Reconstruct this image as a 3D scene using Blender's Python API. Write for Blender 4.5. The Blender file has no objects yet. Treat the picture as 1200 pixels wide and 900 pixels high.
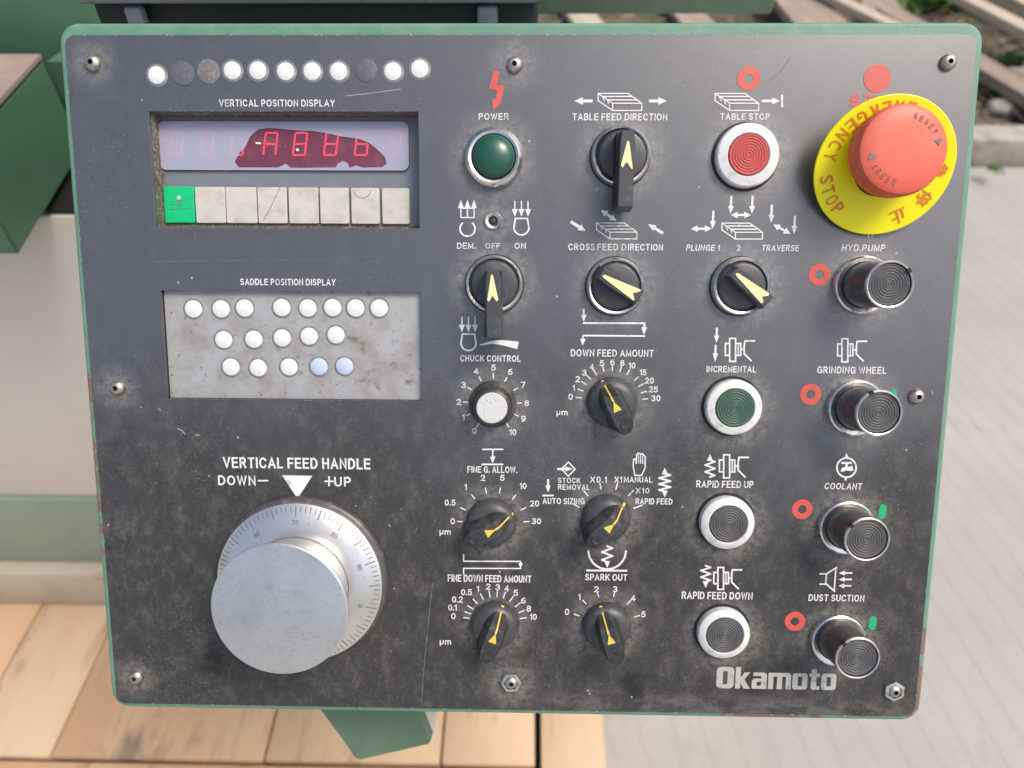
import bpy, bmesh, math, random
from mathutils import Matrix, Vector
random.seed(7)
S = bpy.context.scene
COL = S.collection
# ---------------------------------------------------------------- camera, sky, sun, exposure
ELEV = math.radians(36)                       # how far the console face looks up
PANEL = Matrix.Translation((0, 0, 1.10)) @ Matrix.Rotation(math.pi/2-ELEV, 4, 'X')
FPX = 795.2
CAML = Vector((.0054, .0545, .3542))
CR = (Matrix.Rotation(.0059, 3, 'Z') @ Matrix.Rotation(.0185, 3, 'Y') @ Matrix.Rotation(-.1360, 3, 'X'))
cam = bpy.data.cameras.new('camera'); camo = bpy.data.objects.new('camera', cam); COL.objects.link(camo)
CAMW = PANEL @ (Matrix.Translation(CAML) @ CR.to_4x4())
camo.matrix_world = CAMW
cam.sensor_width = 36; cam.lens = FPX/1200*36
cam.clip_start = .01; cam.clip_end = 2000
cam.dof.use_dof = True; cam.dof.focus_distance = .352; cam.dof.aperture_fstop = 7.2
S.camera = camo
SUN_EL, SUN_AZ = 60, 112                        # degrees; azimuth measured from +Y towards +X
w = bpy.data.worlds.new('World'); S.world = w; w.use_nodes = True
nt = w.node_tree; sky = nt.nodes.new('ShaderNodeTexSky'); sky.sky_type = 'NISHITA'
sky.sun_disc = False; sky.sun_elevation = math.radians(SUN_EL); sky.sun_rotation = math.radians(SUN_AZ)
sky.air_density = 1.0; sky.dust_density = 5.0; sky.ozone_density = .6
bg = nt.nodes['Background']; bg.inputs[1].default_value = .13
nt.links.new(sky.outputs[0], bg.inputs[0])
sl = bpy.data.lights.new('sun', 'SUN'); sl.energy = 1.5; sl.angle = math.radians(22); sl.color = (1, .95, .87)
so = bpy.data.objects.new('sun', sl); COL.objects.link(so)
a, e = math.radians(SUN_AZ), math.radians(SUN_EL)
so.rotation_euler = Vector((math.sin(a)*math.cos(e), math.cos(a)*math.cos(e), math.sin(e))).to_track_quat('Z', 'Y').to_euler()
so.location = (2, 2, 4)
S.view_settings.view_transform = 'Standard'; S.view_settings.look = 'None'; S.view_settings.gamma = 1
S.view_settings.exposure = .5
S.render.resolution_x = 1024; S.render.resolution_y = 768

# ---------------------------------------------------------------- helpers
def local_ray(u, v):
    return CR @ Vector(((u-600)/FPX, (450-v)/FPX, -1))
def P(u, v, z=0.0):
    """console-face coordinates (metres) of a measured image point at height z over the face"""
    d = local_ray(u, v); t = (z-CAML.z)/d.z
    return Vector((CAML.x+d.x*t, CAML.y+d.y*t, z))
def world_ray(u, v):
    return CAMW.translation.copy(), (CAMW.to_3x3() @ Vector(((u-600)/FPX, (450-v)/FPX, -1)))
def on_z(u, v, z):
    o, d = world_ray(u, v); t = (z-o.z)/d.z; return o+d*t
def on_y(u, v, y):
    o, d = world_ray(u, v); t = (y-o.y)/d.y; return o+d*t

def mat(name, color, rough=.5, metal=0, spec=.5, noise=None, bump=None, ior=None, coat=0):
    """noise: list of (scale, color2, lo, hi[, stretch]) layered mixes; bump: (scale, strength)"""
    m = bpy.data.materials.new(name); m.use_nodes = True; t = m.node_tree; b = t.nodes['Principled BSDF']
    b.inputs['Base Color'].default_value = (*color, 1); b.inputs['Roughness'].default_value = rough
    b.inputs['Metallic'].default_value = metal; b.inputs['Specular IOR Level'].default_value = spec
    if ior: b.inputs['IOR'].default_value = ior
    b.inputs['Coat Weight'].default_value = coat
    co = t.nodes.new('ShaderNodeTexCoord'); src = None
    for ly in (noise or []):
        sc, c2, lo, hi = ly[:4]; st = ly[4] if len(ly) > 4 else (1, 1, 1)
        mp = t.nodes.new('ShaderNodeMapping'); mp.inputs['Scale'].default_value = st
        t.links.new(co.outputs['Object'], mp.inputs[0])
        n = t.nodes.new('ShaderNodeTexNoise'); n.inputs['Scale'].default_value = sc
        n.inputs['Detail'].default_value = 6; n.inputs['Roughness'].default_value = .65
        t.links.new(mp.outputs[0], n.inputs['Vector'])
        r = t.nodes.new('ShaderNodeMapRange'); r.inputs['From Min'].default_value = lo; r.inputs['From Max'].default_value = hi
        t.links.new(n.outputs['Fac'], r.inputs['Value'])
        mx = t.nodes.new('ShaderNodeMix'); mx.data_type = 'RGBA'
        t.links.new(r.outputs[0], mx.inputs['Factor'])
        if src is None: mx.inputs[6].default_value = (*color, 1)
        else: t.links.new(src, mx.inputs[6])
        mx.inputs[7].default_value = (*c2, 1); src = mx.outputs[2]
    if src: t.links.new(src, b.inputs['Base Color'])
    if bump:
        n = t.nodes.new('ShaderNodeTexNoise'); n.inputs['Scale'].default_value = bump[0]; n.inputs['Detail'].default_value = 5
        mp = t.nodes.new('ShaderNodeMapping'); mp.inputs['Scale'].default_value = bump[2] if len(bump) > 2 else (1, 1, 1)
        t.links.new(co.outputs['Object'], mp.inputs[0]); t.links.new(mp.outputs[0], n.inputs['Vector'])
        bp = t.nodes.new('ShaderNodeBump'); bp.inputs['Strength'].default_value = bump[1]; bp.inputs['Distance'].default_value = .001
        t.links.new(n.outputs['Fac'], bp.inputs['Height']); t.links.new(bp.outputs[0], b.inputs['Normal'])
    return m

def link_mesh(name, me, m=None, parent=None, label=None, smooth=None):
    if smooth is not None:
        me.polygons.foreach_set('use_smooth', [True]*len(me.polygons)); me.set_sharp_from_angle(angle=math.radians(smooth))
    o = bpy.data.objects.new(name, me); COL.objects.link(o)
    if m: me.materials.clear(); me.materials.append(m)
    if parent is not None: o.parent = parent
    if label: o['label'] = label
    return o
def bm_obj(name, bm, m, parent=None, label=None, smooth=None):
    bmesh.ops.recalc_face_normals(bm, faces=bm.faces)
    me = bpy.data.meshes.new(name); bm.to_mesh(me); bm.free()
    return link_mesh(name, me, m, parent, label, smooth)
def top(o, label, cat, group=None, kind=None):
    if label: o['label'] = label
    if cat: o['category'] = cat
    if group: o['group'] = group
    if kind: o['kind'] = kind
    return o
def empty(name, loc, label, cat, group=None):
    o = bpy.data.objects.new(name, None); COL.objects.link(o); o.location = loc; o.empty_display_size = .05
    return top(o, label, cat, group)

def rrect(x0, y0, x1, y1, r, n=8):
    pts = []
    for cx, cy, a0 in ((x1-r, y1-r, 0), (x0+r, y1-r, 90), (x0+r, y0+r, 180), (x1-r, y0+r, 270)):
        for k in range(n+1):
            t = math.radians(a0+90*k/n); pts.append((cx+r*math.cos(t), cy+r*math.sin(t)))
    return pts
def circ(cx, cy, r, n=48, a0=0, a1=360):
    full = abs(a1-a0) >= 360
    return [(cx+r*math.cos(math.radians(a0+(a1-a0)*k/(n if full else n-1))), cy+r*math.sin(math.radians(a0+(a1-a0)*k/(n if full else n-1)))) for k in range(n)]
def shape_mesh(loops, z0, z1, bev=0, res=2):
    """filled outline with holes, from z0 to z1, edges rounded by bev"""
    cu = bpy.data.curves.new('outline', 'CURVE'); cu.dimensions = '2D'; cu.fill_mode = 'BOTH'
    for lp in loops:
        sp = cu.splines.new('POLY'); sp.points.add(len(lp)-1)
        for i, p in enumerate(lp): sp.points[i].co = (p[0], p[1], 0, 1)
        sp.use_cyclic_u = True
    th = (z1-z0)/2; cu.extrude = max(th-bev, 0); cu.bevel_depth = bev; cu.bevel_resolution = res
    if bev: cu.offset = -bev
    ob = bpy.data.objects.new('outline', cu); COL.objects.link(ob)
    dg = bpy.context.evaluated_depsgraph_get(); dg.update()
    me = bpy.data.meshes.new_from_object(ob.evaluated_get(dg)); bpy.data.objects.remove(ob); bpy.data.curves.remove(cu)
    me.transform(Matrix.Translation((0, 0, (z0+z1)/2)))
    return me
def shape(name, loops, z0, z1, m, parent=None, label=None, bev=0, smooth=30):
    return link_mesh(name, shape_mesh(loops, z0, z1, bev), m, parent, label, smooth)
def lathe(profile, seg=64, wob=None):
    bm = bmesh.new(); rings = []
    for r, z in profile:
        if r < 1e-6: rings.append([bm.verts.new((0, 0, z))])
        else: rings.append([bm.verts.new((r*(1 if not wob else wob(k, seg, r, z))*math.cos(2*math.pi*k/seg), r*(1 if not wob else wob(k, seg, r, z))*math.sin(2*math.pi*k/seg), z)) for k in range(seg)])
    for A, B in zip(rings, rings[1:]):
        for k in range(seg):
            k2 = (k+1) % seg
            f = [A[k % len(A)], A[k2 % len(A)], B[k2 % len(B)], B[k % len(B)]]
            u = []
            for v in f:
                if v not in u: u.append(v)
            if len(u) > 2: bm.faces.new(u)
    return bm
def placed(o, loc, rz=0):
    o.location = loc; o.rotation_euler = (0, 0, rz); return o
def bm_box(bm, x0, x1, y0, y1, z0, z1):
    vs = [bm.verts.new((x, y, z)) for z in (z0, z1) for y in (y0, y1) for x in (x0, x1)]
    for f in ((0, 2, 3, 1), (4, 5, 7, 6), (0, 1, 5, 4), (2, 6, 7, 3), (0, 4, 6, 2), (1, 3, 7, 5)): bm.faces.new([vs[i] for i in f])
    return vs
def box_obj(name, x0, x1, y0, y1, z0, z1, m, parent=None, label=None, bev=.0):
    bm = bmesh.new(); bm_box(bm, x0, x1, y0, y1, z0, z1)
    if bev: bmesh.ops.bevel(bm, geom=bm.edges[:], offset=bev, segments=2, affect='EDGES', profile=.5)
    return bm_obj(name, bm, m, parent, label, 40 if bev else None)
def prism_pts(name, base, off, m, parent=None, label=None, bev=0):
    """polygon (3-D points) swept by a vector"""
    bm = bmesh.new(); A = [bm.verts.new(p) for p in base]; B = [bm.verts.new(Vector(p)+Vector(off)) for p in base]
    bm.faces.new(A); bm.faces.new(B[::-1])
    for i in range(len(A)): bm.faces.new([A[i], A[(i+1) % len(A)], B[(i+1) % len(A)], B[i]])
    if bev: bmesh.ops.bevel(bm, geom=bm.edges[:], offset=bev, segments=2, affect='EDGES')
    return bm_obj(name, bm, m, parent, label, 40 if bev else None)

# ---------------------------------------------------------------- materials
HALO = [(578.5, 184, .013), (729, 182, .014), (877, 182, .0145), (579, 333, .014), (721, 335, .014), (869, 335, .014), (861, 478, .0135), (853, 614, .0135), (849, 744, .0135), (1012, 334, .0145), (1003, 478, .0145), (992, 618, .0145), (982, 750, .0145), (717, 471, .013), (576, 611, .013), (710, 606, .013), (580, 731, .012), (711, 732, .013), (577, 474, .012), (578, 258, .003), (599, 801, .006), (158, 795, .003), (107, 73, .003), (603, 75, .003), (136, 455, .003)]
def plate_material():
    m = bpy.data.materials.new('black_face_plate'); m.use_nodes = True; t = m.node_tree; b = t.nodes['Principled BSDF']
    N = t.nodes.new; L = t.links.new
    co = N('ShaderNodeTexCoord'); sep = N('ShaderNodeSeparateXYZ'); L(co.outputs['Object'], sep.inputs[0])
    def noise(sc, det=6, ro=.65, st=(1, 1, 1), dist=0):
        mp = N('ShaderNodeMapping'); mp.inputs['Scale'].default_value = st; L(co.outputs['Object'], mp.inputs[0])
        n = N('ShaderNodeTexNoise'); n.inputs['Scale'].default_value = sc; n.inputs['Detail'].default_value = det
        n.inputs['Roughness'].default_value = ro; n.inputs['Distortion'].default_value = dist
        L(mp.outputs[0], n.inputs['Vector']); return n.outputs['Fac']
    def rng(v, lo, hi, a=0, c=1):
        r = N('ShaderNodeMapRange'); r.inputs['From Min'].default_value = lo; r.inputs['From Max'].default_value = hi
        r.inputs['To Min'].default_value = a; r.inputs['To Max'].default_value = c; r.interpolation_type = 'SMOOTHSTEP'; L(v, r.inputs['Value']); return r.outputs[0]
    def mth(op, x, y):
        n = N('ShaderNodeMath'); n.operation = op
        for i, q in enumerate((x, y)):
            if isinstance(q, (int, float)): n.inputs[i].default_value = q
            else: L(q, n.inputs[i])
        n.use_clamp = op in ('MULTIPLY', 'ADD'); return n.outputs[0]
    def mix(f, A, B):
        n = N('ShaderNodeMix'); n.data_type = 'RGBA'
        if isinstance(f, (int, float)): n.inputs[0].default_value = f
        else: L(f, n.inputs[0])
        for i, q in ((6, A), (7, B)):
            if isinstance(q, tuple): n.inputs[i].default_value = (*q, 1)
            else: L(q, n.inputs[i])
        return n.outputs[2]
    X, Y = sep.outputs['X'], sep.outputs['Y']
    # oily grime low down; the sky's sheen is painted in as a lighter top
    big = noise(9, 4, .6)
    ye = mth('ADD', rng(Y, -.13, .13, 0, .95), mth('SUBTRACT', big, .45))     # 0 low .. 1 high (less grime, painted sheen)
    clean_sheen = rng(ye, .02, .90)
    col = mix(clean_sheen, C_GRIME_DULL, C_PLATE_SHEEN)
    smear = mth('MULTIPLY', rng(noise(95, 10, .85, (1, .65, 1), .15), .44, .70), rng(clean_sheen, 0, 1, .8, .25))
    col = mix(mth('MULTIPLY', mth('MULTIPLY', mth('MULTIPLY', rng(Y, -.1745, -.1645, 1, 0), rng(X, .0, .03)), rng(noise(80, 8, .75, (.5, 1, 1)), .42, .60)), .7), col, (.13, .12, .108))
    col = mix(mth('MULTIPLY', smear, .85), col, (.125, .120, .113))
    dark = mth('MULTIPLY', rng(noise(16, 7, .7), .56, .68), rng(clean_sheen, 0, 1, .85, .12))
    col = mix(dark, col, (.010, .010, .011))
    # dust that has settled round every control
    halo = None
    for hu, hv, hr in HALO:
        c_ = P(hu, hv); vm = N('ShaderNodeVectorMath'); vm.operation = 'DISTANCE'; L(co.outputs['Object'], vm.inputs[0]); vm.inputs[1].default_value = (c_.x, c_.y, 0)
        q = rng(vm.outputs['Value'], hr, hr+.014, 1, 0)
        halo = q if halo is None else mth('MAXIMUM', halo, q)
    hm = mth('MULTIPLY', halo, rng(noise(240, 8, .85), .38, .60))
    col = mix(mth('MULTIPLY', hm, .72), col, (.22, .215, .195))
    # dust caught in the grain
    fine = rng(noise(900, 2, .5), .60, .72)
    dust = mth('MULTIPLY', fine, rng(noise(14, 5, .6), .42, .62))
    col = mix(mth('MULTIPLY', dust, .55), col, (.22, .22, .21))
    vo = N('ShaderNodeTexVoronoi'); vo.inputs['Scale'].default_value = 120; L(co.outputs['Object'], vo.inputs['Vector'])
    sp = mth('MULTIPLY', rng(vo.outputs['Distance'], .05, .09, 1, 0), rng(noise(60, 2), .60, .64))
    col = mix(mth('MULTIPLY', sp, .8), col, (.42, .42, .40))
    L(col, b.inputs['Base Color'])
    L(mth('ADD', rng(clean_sheen, 0, 1, .50, .36), mth('MULTIPLY', smear, .25)), b.inputs['Roughness'])
    sv = rng(clean_sheen, 0, 1, .28, 1.0); L(sv, b.inputs['Specular IOR Level'])
    b.inputs['IOR'].default_value = 1.6
    bp = N('ShaderNodeBump'); bp.inputs['Strength'].default_value = .12; bp.inputs['Distance'].default_value = .0003
    L(noise(1400, 3), bp.inputs['Height']); L(bp.outputs[0], b.inputs['Normal'])
    return m
C_PLATE_SHEEN = (.056, .060, .071); C_GRIME_DULL = (.036, .035, .035)  # upper tone includes painted sky sheen, lower tone is grime without it
M = {}
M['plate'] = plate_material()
def rim_material():
    m = mat('green_enamel', (.115, .255, .175), .48, noise=[(60, (.16, .30, .22), .45, .7), (300, (.30, .33, .28), .66, .74)], bump=(500, .15))
    t = m.node_tree; N = t.nodes.new; L = t.links.new; b = t.nodes['Principled BSDF']
    old = b.inputs['Base Color'].links[0].from_socket
    co = N('ShaderNodeTexCoord'); sep = N('ShaderNodeSeparateXYZ'); L(co.outputs['Object'], sep.inputs[0])
    n = N('ShaderNodeTexNoise'); n.inputs['Scale'].default_value = 170; n.inputs['Detail'].default_value = 8; L(co.outputs['Object'], n.inputs['Vector'])
    n2 = N('ShaderNodeTexNoise'); n2.inputs['Scale'].default_value = 22; n2.inputs['Detail'].default_value = 4; L(co.outputs['Object'], n2.inputs['Vector'])
    def band(s, lo, hi, f=.006):
        r1 = N('ShaderNodeMapRange'); r1.inputs[1].default_value = lo; r1.inputs[2].default_value = lo+f; L(s, r1.inputs[0])
        r2 = N('ShaderNodeMapRange'); r2.inputs[1].default_value = hi; r2.inputs[2].default_value = hi+f; r2.inputs[3].default_value = 1; r2.inputs[4].default_value = 0; L(s, r2.inputs[0])
        q = N('ShaderNodeMath'); q.operation = 'MULTIPLY'; L(r1.outputs[0], q.inputs[0]); L(r2.outputs[0], q.inputs[1]); return q.outputs[0]
    def mm(op, x, y):
        q = N('ShaderNodeMath'); q.operation = op; q.use_clamp = True
        for i, s in enumerate((x, y)):
            if isinstance(s, (int, float)): q.inputs[i].default_value = s
            else: L(s, q.inputs[i])
        return q.outputs[0]
    X, Y = sep.outputs['X'], sep.outputs['Y']
    left = mm('MULTIPLY', band(X, -.30, -.215), band(Y, -.095, .008))
    bott = mm('MULTIPLY', band(Y, -.22, -.176), band(X, .115, .172))
    corn = mm('MULTIPLY', band(X, .216, .30), band(Y, -.20, -.125))
    tpr = mm('MULTIPLY', band(Y, .181, .30), band(X, .05, .30))
    zone = mm('ADD', mm('MULTIPLY', mm('ADD', mm('ADD', left, bott), corn), .185), mm('MULTIPLY', tpr, .04))
    v = mm('ADD', mm('ADD', mm('MULTIPLY', n.outputs['Fac'], .5), mm('MULTIPLY', n2.outputs['Fac'], .5)), zone)
    r = N('ShaderNodeMapRange'); r.inputs[1].default_value = .655; r.inputs[2].default_value = .68; L(v, r.inputs[0])
    mx = N('ShaderNodeMix'); mx.data_type = 'RGBA'; L(r.outputs[0], mx.inputs[0]); L(old, mx.inputs[6])
    cr = N('ShaderNodeMix'); cr.data_type = 'RGBA'; L(n.outputs['Fac'], cr.inputs[0]); cr.inputs[6].default_value = (.12, .060, .045, 1); cr.inputs[7].default_value = (.26, .18, .145, 1)
    L(cr.outputs[2], mx.inputs[7]); L(mx.outputs[2], b.inputs['Base Color'])
    return m
M['green'] = rim_material()
M['white'] = mat('white_print', (.72, .72, .71), .5, noise=[(160, (.40, .40, .39), .56, .68), (700, (.30, .30, .29), .60, .70)])
M['worn'] = mat('worn_white_print', (.62, .62, .60), .55, noise=[(260, (.16, .16, .16), .50, .70)])
M['redprint'] = mat('red_print', (.60, .095, .07), .5, noise=[(600, (.30, .06, .05), .58, .70), (120, (.50, .08, .06), .5, .7)])
M['greenprint'] = mat('green_print', (.01, .38, .15), .5, noise=[(400, (.03, .20, .09), .60, .72)])
M['chrome'] = mat('chromed_metal', (.72, .71, .69), .22, metal=1, noise=[(220, (.38, .35, .30), .56, .70)], bump=(600, .08))
M['alu'] = mat('dull_aluminium', (.80, .80, .79), .5, metal=.35, noise=[(150, (.62, .61, .58), .55, .75)])
M['whitebezel'] = mat('white_plastic_bezel', (.66, .66, .65), .5, noise=[(180, (.42, .41, .38), .54, .74)])
M['blackplastic'] = mat('black_plastic', (.026, .027, .030), .40, spec=.5, noise=[(140, (.085, .08, .07), .48, .72), (900, (.14, .135, .12), .60, .72)], bump=(500, .10))
M['greyplastic'] = mat('dark_grey_plastic', (.050, .053, .060), .42, noise=[(140, (.11, .105, .09), .52, .74), (900, (.15, .145, .13), .62, .74)], bump=(500, .08))
M['gloss'] = mat('smoky_chromed_barrel', (.075, .070, .072), .36, metal=.2, noise=[(160, (.17, .16, .145), .52, .72)])
M['buttongrey'] = mat('grey_ribbed_cap', (.085, .085, .09), .62, noise=[(300, (.055, .055, .052), .5, .7)])
M['buttongreen'] = mat('dark_green_ribbed_cap', (.045, .105, .075), .6, noise=[(250, (.09, .12, .10), .5, .75)])
M['buttonred'] = mat('red_ribbed_cap', (.50, .085, .08), .55, noise=[(300, (.36, .06, .055), .5, .75)])
M['dome'] = mat('green_lamp_dome', (.006, .075, .046), .28, spec=.7, noise=[(200, (.03, .09, .07), .55, .75)])
M['pointer'] = mat('cream_yellow_pointer', (.80, .74, .38), .5, noise=[(300, (.5, .45, .2), .6, .75)])
M['pointer2'] = mat('yellow_pointer', (.72, .52, .08), .5, noise=[(300, (.4, .3, .08), .6, .75)])
M['screw'] = mat('greasy_steel_screw', (.48, .44, .40), .42, metal=.9, noise=[(400, (.20, .14, .10), .5, .7)])
M['hole'] = mat('dark_socket', (.012, .010, .009), .7)
M['grime'] = mat('brown_caked_dirt', (.13, .115, .09), .85, noise=[(500, (.30, .27, .20), .5, .65), (120, (.045, .04, .03), .55, .7)], bump=(700, .6))
M['module'] = mat('blue_grey_panel', (.16, .18, .21), .45, noise=[(120, (.20, .21, .22), .5, .8)])
M['glass'] = mat('dark_red_filter', (.15, .035, .062), .22, spec=.7, noise=[(90, (.22, .07, .10), .5, .75)])
M['segment'] = mat('red_led_segment', (.75, .06, .11), .35); _e = M['segment'].node_tree.nodes['Principled BSDF']; _e.inputs['Emission Color'].default_value = (1, .05, .10, 1); _e.inputs['Emission Strength'].default_value = .22
M['keywhite'] = mat('cream_keycap', (.55, .53, .47), .45, noise=[(140, (.44, .42, .36), .45, .7), (500, (.30, .28, .23), .66, .74)])
M['keygreen'] = mat('bright_green_keycap', (.0, .50, .17), .45, noise=[(200, (.02, .36, .14), .56, .72)])
M['metalpanel'] = mat('scuffed_grey_metal', (.40, .40, .405), .5, metal=.25, noise=[(60, (.30, .29, .27), .42, .66), (110, (.20, .175, .13), .60, .70), (420, (.12, .11, .09), .63, .70)], bump=(300, .1))
M['dotwhite'] = mat('white_sticker', (.72, .74, .73), .5, noise=[(160, (.60, .61, .59), .5, .75)])
M['dotblue'] = mat('pale_blue_sticker', (.46, .54, .70), .5)
M['dotring'] = mat('clear_sticker_edge', (.17, .18, .19), .35, noise=[(300, (.34, .33, .30), .5, .7)])
M['dotdirty'] = mat('dirty_glue_spot', (.15, .14, .145), .6, noise=[(500, (.25, .22, .20), .5, .65)])
M['dotclear'] = mat('clear_glue_spot', (.105, .113, .135), .4, noise=[(400, (.15, .15, .155), .5, .7)])
M['yellow'] = mat('yellow_ring', (.92, .84, .0), .4)
M['ered'] = mat('sun_faded_red_cap', (.66, .115, .065), .45, noise=[(40, (.68, .15, .09), .45, .7), (260, (.55, .12, .09), .62, .74)])
M['eredtext'] = mat('orange_red_lettering', (.72, .22, .02), .5)
M['mark'] = mat('grey_moulded_mark', (.40, .10, .07), .6)
M['engrave'] = mat('engraved_dark', (.16, .16, .165), .6)
M['dial'] = mat('satin_aluminium_dial', (.78, .77, .75), .30, metal=.9, noise=[(30, (.68, .67, .64), .45, .75), (300, (.60, .59, .55), .58, .72)], bump=(300, .03))
M['cap'] = mat('satin_aluminium_cap', (.58, .59, .61), .36, metal=.75, noise=[(500, (.45, .46, .48), .5, .75), (22, (.47, .475, .49), .45, .7), (90, (.40, .40, .39), .60, .75)])
M['black'] = mat('matt_black', (.012, .012, .013), .6)
M['scratch'] = mat('bare_scratch', (.34, .34, .34), .5); M['faint'] = mat('faint_scratch', (.17, .175, .19), .5, noise=[(200, (.08, .085, .10), .45, .6)])

def film_material():
    m = bpy.data.materials.new('milky_peeling_film'); m.use_nodes = True; t = m.node_tree; b = t.nodes['Principled BSDF']
    b.inputs['Base Color'].default_value = (.50, .52, .66, 1); b.inputs['Roughness'].default_value = .3; b.inputs['Alpha'].default_value = .52
    return m
M['film'] = film_material()

# ================================================================ THE CONSOLE
CON = bpy.data.objects.new('control_console', None); COL.objects.link(CON); CON.matrix_world = PANEL; CON.empty_display_size = .05
top(CON, 'black faced machine control console in a chipped green housing, covered in knobs and buttons', 'control panel')
W2, H2 = .225, .1796
# housing shell and plate
hx, hy = .2293, .1862
shape('housing', [rrect(-hx, -.1836, hx, hy, .010), rrect(-.205, -.165, .205, .165, .006)], -.075, -.0022, M['green'], CON, bev=.0018)
shape('back_panel', [rrect(-hx+.004, -.1796, hx-.004, hy-.004, .008)], -.079, -.0752, M['green'], CON)
# openings
d1 = (P(174, 130).x, P(180, 266).y, P(490, 131).x, P(490, 131).y)
d2 = (P(188, 341).x, P(196, 467).y, P(493, 342).x, P(493, 342).y)
def rect(r, g=0): return [(r[0]-g, r[1]-g), (r[2]+g, r[1]-g), (r[2]+g, r[3]+g), (r[0]-g, r[3]+g)]
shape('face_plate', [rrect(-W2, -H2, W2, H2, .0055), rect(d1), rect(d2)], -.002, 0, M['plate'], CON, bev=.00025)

# ---- flat print -----------------------------------------------------------
ZP = .00012
def text_mesh(s, bold=.0, shear=0):
    cu = bpy.data.curves.new('t', 'FONT'); cu.body = s; cu.size = 1; cu.offset = bold; cu.shear = shear; cu.resolution_u = 3
    ob = bpy.data.objects.new('t', cu); COL.objects.link(ob)
    dg = bpy.context.evaluated_depsgraph_get(); dg.update()
    me = bpy.data.meshes.new_from_object(ob.evaluated_get(dg)); bpy.data.objects.remove(ob); bpy.data.curves.remove(cu)
    return me
def fit_text(s, x0, x1, y0, y1, z, bold=.018, shear=0):
    me = text_mesh(s, bold, shear)
    xs = [v.co.x for v in me.vertices]; ys = [v.co.y for v in me.vertices]
    ax, bx, ay, by = min(xs), max(xs), min(ys), max(ys)
    for v in me.vertices:
        v.co = (x0+(v.co.x-ax)/(bx-ax)*(x1-x0), y0+(v.co.y-ay)/(by-ay)*(y1-y0), z)
    return me
def earc(cx, cy, rx, ry, a0, a1, n=9):
    return [(cx+rx*math.cos(math.radians(a0+(a1-a0)*k/n)), cy+ry*math.sin(math.radians(a0+(a1-a0)*k/n))) for k in range(n+1)]
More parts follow.
